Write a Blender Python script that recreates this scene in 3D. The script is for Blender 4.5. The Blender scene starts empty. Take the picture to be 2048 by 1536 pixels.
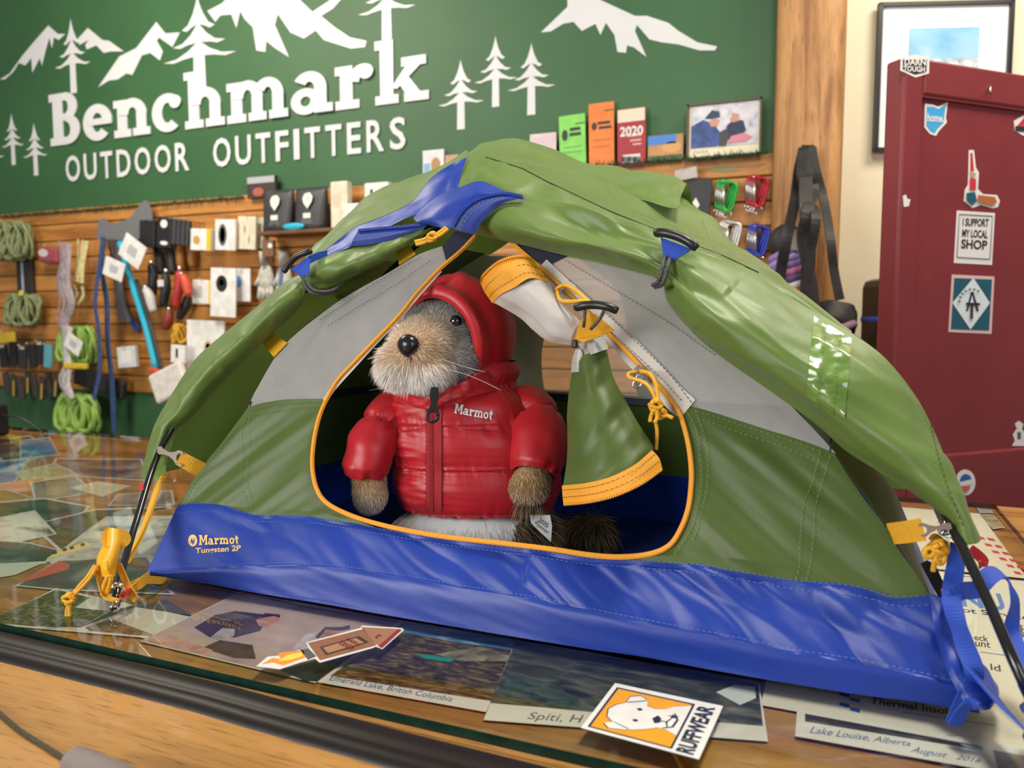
import bpy, bmesh, math, random
from mathutils import Vector, Matrix, noise
from mathutils.bvhtree import BVHTree
from mathutils.geometry import tessellate_polygon
random.seed(7)
SC = bpy.context.scene
COL = SC.collection
V = Vector
# ------------------------------------------------------------------ camera
# z = 0 is the top of the glass on the counter; photo frame 2048 x 1536
FPX = 1550.0; CAMH = 0.32
PSI = math.radians(22.8); TH = math.atan((768-642)/FPX)
CF = V((-math.sin(PSI)*math.cos(TH), math.cos(PSI)*math.cos(TH), -math.sin(TH)))
CR = V((math.cos(PSI), math.sin(PSI), 0)); CU = CR.cross(CF)
C0 = V((0, 0, CAMH))
cam = bpy.data.cameras.new('camera'); camo = bpy.data.objects.new('camera', cam); COL.objects.link(camo)
cam.sensor_width = 36; cam.lens = 36*FPX/2048; cam.clip_start = .02
M3 = Matrix((CR, CU, -CF)).transposed()
camo.matrix_world = Matrix.Translation(C0) @ M3.to_4x4()
cam.dof.use_dof = True; cam.dof.focus_distance = 0.93; cam.dof.aperture_fstop = 6.0
SC.camera = camo
# ------------------------------------------------------------------ light
w = bpy.data.worlds.new('world'); SC.world = w; w.use_nodes = True
w.node_tree.nodes['Background'].inputs[0].default_value = (.93, .96, 1, 1)
w.node_tree.nodes['Background'].inputs[1].default_value = .17
def area(name, loc, target, sx, sy, power, col):
    l = bpy.data.lights.new(name, 'AREA'); l.shape = 'RECTANGLE'; l.size = sx; l.size_y = sy; l.energy = power; l.color = col
    o = bpy.data.objects.new(name, l); COL.objects.link(o); o.location = loc
    o.rotation_euler = (V(target)-V(loc)).to_track_quat('-Z', 'Y').to_euler(); return o
area('window_left_offscreen', (-1.9, -2.0, .85), (-.4, .9, .15), 1.6, 1.4, 74, (1, .98, .95))
area('window_right_offscreen', (2.0, -1.2, 1.3), (-.3, .9, .1), 1.0, 1.2, 20, (.86, .93, 1))
area('ceiling_lamp_counter_offscreen', (.15, .95, 1.95), (-.2, .9, 0), .5, .3, 25, (1, .92, .78))
area('ceiling_lamp_left_offscreen', (-2.4, 1.3, 2.0), (-2.4, 2.2, .2), .9, .5, 36, (1, .9, .74))
area('ceiling_lamp_right_offscreen', (.9, 1.9, 2.0), (.5, 2.6, .5), .8, .5, 26, (1, .9, .74))
SC.view_settings.view_transform = 'Standard'; SC.view_settings.look = 'None'
SC.view_settings.gamma = 1; SC.view_settings.use_curve_mapping = False
SC.view_settings.exposure = 0.22
# ------------------------------------------------------------------ helpers
def ray(x, y): return CF + CR*((x-1024)/FPX) - CU*((y-768)/FPX)
def onz(x, y, z=0.0):
    d = ray(x, y); return C0 + d*((z-CAMH)/d.z)
def onY(x, y, Y):
    d = ray(x, y); return C0 + d*(Y/d.y)
def atd(x, y, D): return C0 + ray(x, y)*D
def onplane(x, y, p, n):
    d = ray(x, y); return C0 + d*((V(p)-C0).dot(n)/d.dot(n))
YW = 2.6
def wl(x, y, off=0.0): return onY(x, y, YW-off)
def wpx(x, y=400): return (wl(x+1, y)-wl(x, y)).length
def tag(o, label=None, cat=None, group=None, kind=None):
    if label: o['label'] = label
    if cat: o['category'] = cat
    if group: o['group'] = group
    if kind: o['kind'] = kind
    return o
def thing(name, label, cat, loc, group=None):
    o = bpy.data.objects.new(name, None); COL.objects.link(o); o.location = loc
    o.empty_display_size = .02
    return tag(o, label, cat, group)
def link(name, me, m, parent=None, smooth=False):
    if m is not None: me.materials.append(m)
    o = bpy.data.objects.new(name, me); COL.objects.link(o)
    if parent is not None:
        o.parent = parent
        if parent.type == 'EMPTY': o.matrix_parent_inverse = Matrix.Translation(-parent.location)
    if smooth:
        for p in me.polygons: p.use_smooth = True
    return o
def mesh(name, vs, fs, m, parent=None, smooth=False):
    me = bpy.data.meshes.new(name); me.from_pydata([tuple(v) for v in vs], [], fs); me.update()
    return link(name, me, m, parent, smooth)
class MB:
    def __init__(s): s.v = []; s.f = []
    def add(s, vs, fs):
        b = len(s.v); s.v += [V(v) for v in vs]; s.f += [tuple(i+b for i in f) for f in fs]; return s
    def box(s, c, sx, sy, sz, R=None):
        c = V(c); vs = []
        for x in (-1, 1):
            for y in (-1, 1):
                for z in (-1, 1):
                    p = V((x*sx/2, y*sy/2, z*sz/2)); vs.append(c + (R @ p if R else p))
        return s.add(vs, [(0,1,3,2),(4,6,7,5),(0,4,5,1),(2,3,7,6),(0,2,6,4),(1,5,7,3)])
    def build(s, name, m, parent=None, smooth=False): return mesh(name, s.v, s.f, m, parent, smooth)
def cr(pts, n, closed=False):
    """arc-length Catmull-Rom resample of vectors"""
    pts = [V(p) for p in pts]
    if len(pts) == 2: return [pts[0].lerp(pts[1], i/(n-1)) for i in range(n)]
    P = pts; N = len(P); dense = []
    segs = N if closed else N-1
    for i in range(segs):
        p1, p2 = P[i], P[(i+1) % N]
        p0 = P[(i-1) % N] if (closed or i > 0) else p1*2-p2
        p3 = P[(i+2) % N] if (closed or i+2 < N) else p2*2-p1
        for k in range(12):
            t = k/12; t2 = t*t; t3 = t2*t
            dense.append(.5*((2*p1)+(p2-p0)*t+(2*p0-5*p1+4*p2-p3)*t2+(3*p1-p0-3*p2+p3)*t3))
    dense.append(P[0] if closed else P[-1])
    L = [0]
    for a, b in zip(dense, dense[1:]): L.append(L[-1]+(b-a).length)
    out = []; j = 0
    for i in range(n):
        s = L[-1]*i/(n if closed else n-1)
        while j < len(L)-2 and L[j+1] < s: j += 1
        d = L[j+1]-L[j]; out.append(dense[j].lerp(dense[j+1], (s-L[j])/d if d > 1e-12 else 0))
    return out
def ucr(P, n):
    """uniform Catmull-Rom through rows, n samples"""
    N = len(P); out = []
    if N == 2: return [P[0].lerp(P[1], i/(n-1)) for i in range(n)]
    for i in range(n):
        s = (N-1)*i/(n-1); k = min(int(s), N-2); t = s-k; t2 = t*t; t3 = t2*t
        p1, p2 = P[k], P[k+1]; p0 = P[k-1] if k else p1*2-p2; p3 = P[k+2] if k+2 < N else p2*2-p1
        out.append(.5*((2*p1)+(p2-p0)*t+(2*p0-5*p1+4*p2-p3)*t2+(3*p1-p0-3*p2+p3)*t3))
    return out
def loft(rows, nu, nv, stations=False):
    rs = [(ucr([V(p) for p in r], nu) if stations else cr(r, nu)) for r in rows]
    cols = [ucr([r[i] for r in rs], nv) for i in range(nu)]
    return [[cols[i][j] for i in range(nu)] for j in range(nv)]
def gridfaces(nv, nu, closed=False):
    f = []
    for j in range(nv-1):
        for i in range(nu if closed else nu-1):
            a = j*nu+i; b = j*nu+(i+1) % nu; f.append((a, b, b+nu, a+nu))
    return f
def gobj(name, G, m, parent=None, disp=None, closed=False, smooth=True):
    nv, nu = len(G), len(G[0]); vs = [p for r in G for p in r]
    o = mesh(name, vs, gridfaces(nv, nu, closed), m, parent, smooth)
    if disp:
        me = o.data; ns = [v.normal.copy() for v in me.vertices]
        for k, v in enumerate(me.vertices):
            v.co = v.co + ns[k]*disp(v.co, (k % nu)/(nu-1), (k//nu)/(nv-1))
        me.update()
    return o
def frames(pts):
    fr = []; up = None
    for i, p in enumerate(pts):
        t = (pts[min(i+1, len(pts)-1)]-pts[max(i-1, 0)]).normalized()
        if up is None:
            up = V((0, 0, 1)) if abs(t.z) < .9 else V((1, 0, 0))
        s = t.cross(up)
        if s.length < 1e-6: s = t.cross(V((1, .3, 0)))
        s.normalize(); up = s.cross(t).normalized(); fr.append((t, s, up))
    return fr
def tubegeo(pts, r, seg=8, flat=1.0):
    fr = frames(pts); vs = []; n = len(pts)
    for i, p in enumerate(pts):
        rr = r[i] if isinstance(r, (list, tuple)) else r
        for k in range(seg):
            a = 2*math.pi*k/seg; vs.append(p+fr[i][1]*(rr*math.cos(a))+fr[i][2]*(rr*flat*math.sin(a)))
    fs = gridfaces(n, seg, True)
    fs.append(tuple(range(seg-1, -1, -1))); fs.append(tuple((n-1)*seg+k for k in range(seg)))
    return vs, fs
def tube(name, pts, r, m, parent=None, seg=8, n=None, flat=1.0):
    if n: pts = cr(pts, n)
    pts = [V(p) for p in pts]
    vs, fs = tubegeo(pts, r, seg, flat); return mesh(name, vs, fs, m, parent, True)
def tubes(name, lists, r, m, parent=None, seg=6, n=None):
    for pts in lists: tube(name, pts, r, m, parent, seg, n)
def ribbon(name, pts, width, m, parent=None, n=24, wdir=None, th=.0012, twist=None):
    """flat webbing along pts; wdir = width direction (vector or list)"""
    q = cr(pts, n); fr = frames(q); vs = []
    for i, p in enumerate(q):
        t = fr[i][0]
        if wdir is None: s = fr[i][1]
        else:
            wd = wdir
            if isinstance(wdir, list):
                x = i/(n-1)*(len(wdir)-1); k = min(int(x), len(wdir)-2); wd = V(wdir[k]).lerp(V(wdir[k+1]), x-k)
            s = V(wd)-t*V(wd).dot(t); s.normalize()
        nn = s.cross(t).normalized()
        ww = width[min(int(i/(n-1)*(len(width)-1)), len(width)-1)] if isinstance(width, list) else width
        for a, b in ((-1, -1), (1, -1), (1, 1), (-1, 1)): vs.append(p+s*(a*ww/2)+nn*(b*th/2))
    fs = gridfaces(n, 4, True)+[(3, 2, 1, 0), tuple((n-1)*4+k for k in range(4))]
    return mesh(name, vs, fs, m, parent, False)
def prism(name, pts, nrm, th, m, parent=None):
    """polygon in 3D, extruded by th against nrm (nrm points to the viewer side)"""
    b = MB(); b.add(*prismgeo(pts, nrm, th)); return b.build(name, m, parent)
def prismgeo(pts, nrm, th):
    pts = [V(p) for p in pts]; n = len(pts); nrm = V(nrm).normalized()
    tri = tessellate_polygon([pts]); vs = pts+[p-nrm*th for p in pts]; fs = []
    for a, b, c in tri:
        if (pts[b]-pts[a]).cross(pts[c]-pts[a]).dot(nrm) < 0: a, b, c = c, b, a
        fs.append((a, b, c)); fs.append((c+n, b+n, a+n))
    for i in range(n): j = (i+1) % n; fs.append((i, i+n, j+n, j))
    return vs, fs
def rbox(name, c, sx, sy, sz, m, parent=None, R=None, bev=.1, seg=2):
    bm = bmesh.new(); bmesh.ops.create_cube(bm, size=1)
    for v in bm.verts: v.co = V((v.co.x*sx, v.co.y*sy, v.co.z*sz))
    b = bev*min(sx, sy, sz)
    if b > 0: bmesh.ops.bevel(bm, geom=bm.edges[:], offset=b, segments=seg, affect='EDGES', profile=.5)
    for v in bm.verts: v.co = V(c)+((R @ v.co) if R else v.co)
    me = bpy.data.meshes.new(name); bm.to_mesh(me); bm.free(); return link(name, me, m, parent, False)
def ellipsoid(mb, c, rx, ry, rz, R=None, nu=20, nv=12):
    vs = []
    for j in range(nv+1):
        p = math.pi*j/nv
        for i in range(nu):
            a = 2*math.pi*i/nu; q = V((rx*math.sin(p)*math.cos(a), ry*math.sin(p)*math.sin(a), rz*math.cos(p)))
            vs.append(V(c)+(R @ q if R else q))
    mb.add(vs, gridfaces(nv+1, nu, True)); return mb
def ysheet(mb, poly, Y, th=.002):
    """polygon of (x,z) on a plane facing -Y"""
    mb.add(*prismgeo([V((x, Y, z)) for x, z in poly], (0, -1, 0), th)); return mb
def rotY(a): return Matrix.Rotation(a, 3, 'Y')
# ------------------------------------------------------------------ materials
MATS = {}
def mat(name, col, rough=.5, metal=0, spec=.5, var=0, vscale=20, bump=0, bscale=200, stretch=None, sheen=0, transl=0, alpha=1, emis=0, coat=0, col2=None, wave=None):
    if name in MATS: return MATS[name]
    m = bpy.data.materials.new(name); m.use_nodes = True; nt = m.node_tree; N = nt.nodes; L = nt.links
    bs = N['Principled BSDF']; out = N['Material Output']
    bs.inputs['Base Color'].default_value = (*col, 1); bs.inputs['Roughness'].default_value = rough
    bs.inputs['Metallic'].default_value = metal; bs.inputs['Specular IOR Level'].default_value = spec
    bs.inputs['Sheen Weight'].default_value = sheen; bs.inputs['Coat Weight'].default_value = coat
    if emis: bs.inputs['Emission Color'].default_value = (*col, 1); bs.inputs['Emission Strength'].default_value = emis
    tc = N.new('ShaderNodeTexCoord'); mp = N.new('ShaderNodeMapping'); L.new(tc.outputs['Object'], mp.inputs[0])
    if stretch: mp.inputs['Scale'].default_value = stretch
    csock = None
    if var:
        nz = N.new('ShaderNodeTexNoise'); nz.inputs['Scale'].default_value = vscale; nz.inputs['Detail'].default_value = 5
        L.new(mp.outputs[0], nz.inputs['Vector']); rp = N.new('ShaderNodeValToRGB')
        c2 = col2 or tuple(c*(1-var) for c in col); c1 = col if col2 else tuple(min(1, c*(1+var*.6)) for c in col)
        rp.color_ramp.elements[0].color = (*c2, 1); rp.color_ramp.elements[1].color = (*c1, 1)
        rp.color_ramp.elements[0].position = .35; rp.color_ramp.elements[1].position = .65
        L.new(nz.outputs['Fac'], rp.inputs[0]); L.new(rp.outputs[0], bs.inputs['Base Color']); csock = rp.outputs[0]
    if wave:
        wv = N.new('ShaderNodeTexWave'); wv.inputs['Scale'].default_value = wave[0]; wv.bands_direction = wave[1]; wv.inputs['Distortion'].default_value = wave[3] if len(wave) > 3 else 0
        L.new(mp.outputs[0], wv.inputs['Vector']); bp = N.new('ShaderNodeBump'); bp.inputs['Strength'].default_value = wave[2]; bp.inputs['Distance'].default_value = .001
        L.new(wv.outputs['Fac'], bp.inputs['Height']); L.new(bp.outputs[0], bs.inputs['Normal'])
    if bump:
        nb = N.new('ShaderNodeTexNoise'); nb.inputs['Scale'].default_value = bscale; nb.inputs['Detail'].default_value = 3
        L.new(mp.outputs[0], nb.inputs['Vector']); bp = N.new('ShaderNodeBump'); bp.inputs['Strength'].default_value = bump; bp.inputs['Distance'].default_value = .002
        L.new(nb.outputs['Fac'], bp.inputs['Height']); L.new(bp.outputs[0], bs.inputs['Normal'])
    sh = bs.outputs[0]
    if transl:
        tr = N.new('ShaderNodeBsdfTranslucent'); tr.inputs[0].default_value = (*[min(1, c*1.15) for c in col], 1)
        mx = N.new('ShaderNodeMixShader'); mx.inputs[0].default_value = transl; L.new(sh, mx.inputs[1]); L.new(tr.outputs[0], mx.inputs[2]); sh = mx.outputs[0]
    if alpha < 1:
        tp = N.new('ShaderNodeBsdfTransparent'); mx = N.new('ShaderNodeMixShader'); mx.inputs[0].default_value = alpha
        L.new(tp.outputs[0], mx.inputs[1]); L.new(sh, mx.inputs[2]); sh = mx.outputs[0]
    L.new(sh, out.inputs[0]); MATS[name] = m; return m
def netting(name, col, dens, scale):
    """fine mesh cloth: threads of a wave pattern over open gaps"""
    m = mat(name, col, .7, var=.06, vscale=30); nt = m.node_tree; N = nt.nodes; L = nt.links
    out = N['Material Output']; src = out.inputs[0].links[0].from_socket
    tr = N.new('ShaderNodeBsdfTranslucent'); tr.inputs[0].default_value = (*col, 1)
    m2 = N.new('ShaderNodeMixShader'); m2.inputs[0].default_value = .35; L.new(src, m2.inputs[1]); L.new(tr.outputs[0], m2.inputs[2])
    tc = N.new('ShaderNodeTexCoord'); wv = N.new('ShaderNodeTexWave'); wv.inputs['Scale'].default_value = scale; wv.bands_direction = 'Z'
    wv.inputs['Distortion'].default_value = 1.5; wv.inputs['Detail Scale'].default_value = .3
    L.new(tc.outputs['Object'], wv.inputs['Vector'])
    mr = N.new('ShaderNodeMapRange'); mr.inputs[3].default_value = dens-.2; mr.inputs[4].default_value = dens+.2; L.new(wv.outputs['Fac'], mr.inputs[0])
    tp = N.new('ShaderNodeBsdfTransparent'); mx = N.new('ShaderNodeMixShader'); L.new(mr.outputs[0], mx.inputs[0])
    L.new(tp.outputs[0], mx.inputs[1]); L.new(m2.outputs[0], mx.inputs[2]); L.new(mx.outputs[0], out.inputs[0]); return m
def vcolmat(name, rough=.8):
    m = bpy.data.materials.new(name); m.use_nodes = True; nt = m.node_tree
    a = nt.nodes.new('ShaderNodeAttribute'); a.attribute_name = 'Col'; bs = nt.nodes['Principled BSDF']
    nt.links.new(a.outputs['Color'], bs.inputs['Base Color']); bs.inputs['Roughness'].default_value = rough; bs.inputs['Specular IOR Level'].default_value = .25
    MATS[name] = m; return m
def glassmat():
    m = bpy.data.materials.new('clear_glass'); m.use_nodes = True; nt = m.node_tree; N = nt.nodes; L = nt.links
    N.remove(N['Principled BSDF']); tp = N.new('ShaderNodeBsdfTransparent'); tp.inputs[0].default_value = (.93, .97, .95, 1)
    gl = N.new('ShaderNodeBsdfGlossy'); gl.inputs['Roughness'].default_value = .015; fr = N.new('ShaderNodeFresnel'); fr.inputs[0].default_value = 1.5
    mx = N.new('ShaderNodeMixShader'); L.new(fr.outputs[0], mx.inputs[0]); L.new(tp.outputs[0], mx.inputs[1]); L.new(gl.outputs[0], mx.inputs[2])
    L.new(mx.outputs[0], N['Material Output'].inputs[0]); return m
def woodmat(name, c1, c2, axis='X', rough=.4, coat=0, scale=1.0):
    m = bpy.data.materials.new(name); m.use_nodes = True; nt = m.node_tree; N = nt.nodes; L = nt.links; bs = N['Principled BSDF']
    tc = N.new('ShaderNodeTexCoord'); mp = N.new('ShaderNodeMapping'); L.new(tc.outputs['Object'], mp.inputs[0])
    s = {'X': (2.2, 26, 26), 'Z': (22, 22, 1.8)}[axis]; mp.inputs['Scale'].default_value = tuple(a*scale for a in s)
    n1 = N.new('ShaderNodeTexNoise'); n1.inputs['Scale'].default_value = 1; n1.inputs['Detail'].default_value = 6; n1.inputs['Distortion'].default_value = .8; L.new(mp.outputs[0], n1.inputs['Vector'])
    mp2 = N.new('ShaderNodeMapping'); L.new(tc.outputs['Object'], mp2.inputs[0]); mp2.inputs['Scale'].default_value = {'X': (30, 420, 420), 'Z': (300, 300, 18)}[axis]
    n2 = N.new('ShaderNodeTexNoise'); n2.inputs['Scale'].default_value = 1; n2.inputs['Detail'].default_value = 2; L.new(mp2.outputs[0], n2.inputs['Vector'])
    r = N.new('ShaderNodeValToRGB'); r.color_ramp.elements[0].color = (*c2, 1); r.color_ramp.elements[1].color = (*c1, 1); r.color_ramp.elements[0].position = .33; r.color_ramp.elements[1].position = .56
    L.new(n1.outputs['Fac'], r.inputs[0])
    r2 = N.new('ShaderNodeValToRGB'); r2.color_ramp.elements[0].color = (.45, .38, .3, 1); r2.color_ramp.elements[1].color = (1, 1, 1, 1); r2.color_ramp.elements[0].position = .28; r2.color_ramp.elements[1].position = .42
    L.new(n2.outputs['Fac'], r2.inputs[0]); mx = N.new('ShaderNodeMix'); mx.data_type = 'RGBA'; mx.blend_type = 'MULTIPLY'; mx.inputs[0].default_value = .8
    L.new(r.outputs[0], mx.inputs[6]); L.new(r2.outputs[0], mx.inputs[7]); L.new(mx.outputs[2], bs.inputs['Base Color'])
    bs.inputs['Roughness'].default_value = rough; bs.inputs['Coat Weight'].default_value = coat; MATS[name] = m; return m
# ------------------------------------------------------------------ lettering
_tc = {}
def textgeo(s, bold=0, shear=0):
    """builtin font text as 2D triangles, box width 1, baseline y 0; returns verts, faces, aspect"""
    k = (s, bold, shear)
    if k in _tc: return _tc[k]
    c = bpy.data.curves.new('t', 'FONT'); c.body = s; c.offset = bold; c.shear = shear; c.resolution_u = 3
    o = bpy.data.objects.new('t', c); COL.objects.link(o); dg = bpy.context.evaluated_depsgraph_get(); dg.update()
    me = bpy.data.meshes.new_from_object(o.evaluated_get(dg)); vs = [v.co.copy() for v in me.vertices]; fs = [tuple(p.vertices) for p in me.polygons]
    bpy.data.objects.remove(o); bpy.data.curves.remove(c); bpy.data.meshes.remove(me)
    x0 = min(v.x for v in vs); x1 = max(v.x for v in vs); y0 = min(v.y for v in vs); y1 = max(v.y for v in vs)
    vs = [((v.x-x0)/(x1-x0), (v.y-y0)/(y1-y0)) for v in vs]; _tc[k] = (vs, fs, (y1-y0)/(x1-x0)); return _tc[k]
def bil(q, u, v):
    a = V(q[0]).lerp(V(q[1]), u); b = V(q[3]).lerp(V(q[2]), u); return a.lerp(b, v)
def textq(name, s, q, fn, m, parent=None, bold=0, shear=0):
    """text stretched over the px quad q (bl, br, tr, tl); fn(px, py) gives the 3D point"""
    vs, fs, _ = textgeo(s, bold, shear)
    P = []
    for u, v in vs:
        p = bil(q, u, v); P.append(fn(p.x, p.y))
    return mesh(name, P, fs, m, parent)
def arcs(cx, cy, rx, ry, a0, a1, wd, n=14, wy=None):
    wy = wd*.8 if wy is None else wy; o = []
    for i in range(n):
        A = math.radians(a0+(a1-a0)*i/n); B = math.radians(a0+(a1-a0)*(i+1)/n)
        f = lambda t, k: (cx+(rx-(wd if k else 0))*math.cos(t), cy+(ry-(wy if k else 0))*math.sin(t))
        o.append([f(A, 1), f(A, 0), f(B, 0), f(B, 1)])
    return o
def rc(x0, y0, x1, y1): return [[(x0, y0), (x1, y0), (x1, y1), (x0, y1)]]
def slab(ch):
    """bold slab-serif glyphs: list of polygons and advance"""
    st = lambda x, top: rc(x+.08, 0, x+.29, top)
    if ch == 'B': return rc(.08,0,.31,1)+rc(0,0,.42,.15)+rc(0,.85,.42,1)+rc(.2,.46,.42,.6)+arcs(.40,.735,.27,.265,-90,90,.21,wy=.15)+arcs(.42,.29,.31,.29,-90,90,.22,wy=.15), .80
    if ch == 'e': return arcs(.33,.34,.33,.35,0,318,.21,20)+rc(.12,.29,.66,.41), .70
    if ch == 'n': return st(0,.69)+rc(0,0,.37,.14)+rc(0,.55,.2,.69)+arcs(.42,.40,.30,.30,0,180,.21)+rc(.51,0,.72,.42)+rc(.43,0,.80,.14), .84
    if ch == 'm': return st(0,.69)+rc(0,0,.36,.14)+rc(0,.55,.2,.69)+arcs(.40,.40,.28,.30,0,180,.2)+rc(.48,0,.68,.42)+rc(.42,0,.75,.14)+arcs(.79,.40,.28,.30,0,150,.2)+rc(.87,0,1.07,.42)+rc(.81,0,1.15,.14), 1.19
    if ch == 'h': return st(0,1.0)+rc(0,0,.37,.14)+rc(0,.86,.2,1.0)+arcs(.42,.40,.30,.30,0,180,.21)+rc(.51,0,.72,.42)+rc(.43,0,.80,.14), .84
    if ch == 'c': return arcs(.33,.34,.33,.35,48,312,.21,18)+arcs(.5,.52,.12,.12,0,360,.12), .68
    if ch == 'a': return arcs(.26,.21,.26,.22,0,360,.17,20)+rc(.42,0,.63,.45)+arcs(.34,.42,.29,.27,0,150,.21)+rc(.42,0,.74,.14), .77
    if ch == 'r': return st(0,.69)+rc(0,0,.40,.14)+rc(0,.55,.2,.69)+arcs(.47,.36,.27,.33,62,165,.2)+arcs(.52,.56,.12,.12,0,360,.12), .66
    if ch == 'k': return st(0,1.0)+rc(0,0,.37,.14)+rc(0,.86,.2,1.0)+[[(.25,.24),(.35,.22),(.72,.56),(.52,.60)], [(.34,.36),(.48,.46),(.76,.07),(.52,.07)]]+rc(.42,.55,.80,.69)+rc(.46,0,.84,.14), .87
    if ch == 'M': return rc(.08,0,.27,1)+rc(0,0,.36,.14)+rc(0,.86,.28,1)+[[(.16,1),(.36,1),(.60,.22),(.48,.22)], [(.72,1),(.92,1),(.60,.22),(.50,.22)]]+rc(.80,0,1.0,1)+rc(.72,0,1.08,.14)+rc(.82,.86,1.08,1), 1.12
    if ch == 'o': return arcs(.33,.34,.33,.35,0,360,.2,22), .70
    if ch == 't': return rc(.12,.15,.32,.92)+rc(0,.55,.46,.69)+arcs(.33,.2,.21,.21,180,300,.2,wy=.15), .52
def slabtext(s):
    x = 0; out = []
    for ch in s:
        ps, adv = slab(ch); out.append([[(px+x, py) for px, py in p] for p in ps]); x += adv
    W = x-.04
    return [[[(a/W, b) for a, b in p] for p in g] for g in out]   # x in 0..1, y cap height 0..1
# ------------------------------------------------------------------ room
m_green = mat('green_wall_paint', (.036, .118, .042), .55, var=.08, vscale=3, bump=.15, bscale=120)
m_slat = woodmat('slatwall_pine', (.56, .25, .060), (.36, .135, .028), 'X', .5)
m_post = woodmat('post_timber', (.52, .27, .10), (.25, .105, .03), 'Z', .6)
m_cream = mat('cream_paint', (.74, .66, .48), .7, var=.05, vscale=4)
m_white = mat('white_vinyl', (.70, .70, .72), .3, var=.03, vscale=9)
m_black = mat('black_plastic', (.012, .012, .013), .35)
wb = MB(); wb.box((-3.2, YW+.05, .7), 6.2, .1, 3.4); wall = wb.build('wall_back', m_green); tag(wall, 'green painted shop wall with wooden slatwall', kind='structure')
z = .842
k = 0
while z > 0.0:
    hgt = .066 if k == 0 else .0735
    rbox('slat_board', (-2.35, YW-.008, z-hgt/2), 4.3, .016, hgt, m_slat, wall, bev=.25); z -= hgt+.0045; k += 1
fl = MB(); fl.box((-1.5, 1.2, -1.025), 10, 8, .05); o = fl.build('floor', mat('floor_boards', (.25, .15, .08), .5, var=.2, vscale=4)); tag(o, kind='structure')
# cream wall running off to the right behind the post
cw_o = V((-.06, 2.64, 0)); cw_d = V((math.cos(math.radians(19.5)), math.sin(math.radians(19.5)), 0)); cw_n = V((cw_d.y, -cw_d.x, 0))
b = MB(); R19 = Matrix.Rotation(math.radians(19.5), 3, 'Z'); b.box(cw_o+cw_d*1.6-cw_n*.05+V((0, 0, .7)), 3.2, .1, 3.4, R19)
o = b.build('wall_right', m_cream); tag(o, 'cream plaster wall beside the timber post', kind='structure')
def cwp(x, y, off=0): return onplane(x, y, cw_o+cw_n*off, cw_n)
# timber post (rounded square log)
pc = V((-.103, 2.56, 0)); P = []
for zz in (-1.0, -.4, .1, .5, 1.0, 1.6, 2.3):
    ring = []
    for i in range(28):
        a = 2*math.pi*i/28; c, s = math.cos(a), math.sin(a)
        r = .097/((abs(c)**5+abs(s)**5)**.2)*(1+.02*noise.noise(V((c*1.3, s*1.3, zz*2))))
        ring.append(pc+V((r*c, r*s*.9, zz)))
    P.append(ring)
o = gobj('timber_post', P, m_post, None, closed=True); tag(o, 'rough square timber post between green wall and cream wall', 'post')
# ------------------------------------------------------------------ sign lettering and decals on the green wall
sg = thing('shop_sign', 'large white slab lettering reading Benchmark over OUTDOOR OUTFITTERS on green wall', 'sign', (-2.4, YW-.004, .97))
X0, X1, ZB = wl(104, 293).x, wl(858, 200).x, 1.139
zc = wl(118, 188).z-ZB
for g, ch in zip(slabtext('Benchmark'), 'Benchmark'):
    b = MB()
    for i_, p in enumerate(g): ysheet(b, [(X0+(X1-X0)*u, ZB+v*zc) for u, v in p], YW-.006-.0002*i_, .005)
    b.build('letter', m_white, sg)
XA, XB = wl(135, 364).x, wl(813, 297).x; zt = wl(430, 287).z
s2 = 'OUTDOOR OUTFITTERS'; zb = .967; hh = wl(148, 311).z-zb
cx = XA; gaps = {' ': .105}
wd = {'O': .112, 'U': .098, 'T': .090, 'D': .102, 'R': .094, 'F': .078, 'I': .034, 'E': .076, 'S': .082}
tot = sum(wd.get(c, .10) for c in s2)+.030*(len(s2)-1); sc = (XB-XA)/tot
for c in s2:
    w_ = wd.get(c, .10)*sc
    if c != ' ':
        vs, fs, _ = textgeo(c, .018)
        b = MB(); b.add([V((cx+u*w_, YW-.006, zb+v*hh)) for u, v in vs], fs); b.build('letter', m_white, sg)
    cx += w_+.030*sc
def tree(top, bot, hw):
    t, bt = wl(*top), wl(*bot); H = t.z-bt.z; x = (t.x+bt.x)/2; W = hw*wpx(top[0], top[1])
    tiers = [(1.0, .66, .45, .745), (.745, .50, .72, .565), (.565, .36, 1.0, .43)]
    b = MB()
    for ap, sd, hwf, no in tiers:
        r = [(.0, ap), (.10*hwf, ap-(ap-sd)*.22), (.30*hwf, ap-(ap-sd)*.52), (.62*hwf, ap-(ap-sd)*.82), (hwf, sd+.02), (hwf*.7, sd), (hwf*.42, sd+(no-sd)*.35), (.16*hwf, no-.035)]
        poly = [(x+W*a, bt.z+H*bb) for a, bb in r]+[(x, bt.z+H*(no-.01))]+[(x-W*a, bt.z+H*bb) for a, bb in reversed(r[1:])]
        ysheet(b, poly, YW-.002-.0003*ap, .001)
    ysheet(b, [(x-W*.17, bt.z), (x+W*.17, bt.z), (x+W*.15, bt.z+H*.45), (x-W*.15, bt.z+H*.45)], YW-.002, .001)
    return b.build('pine_tree_decal', m_white)
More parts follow.
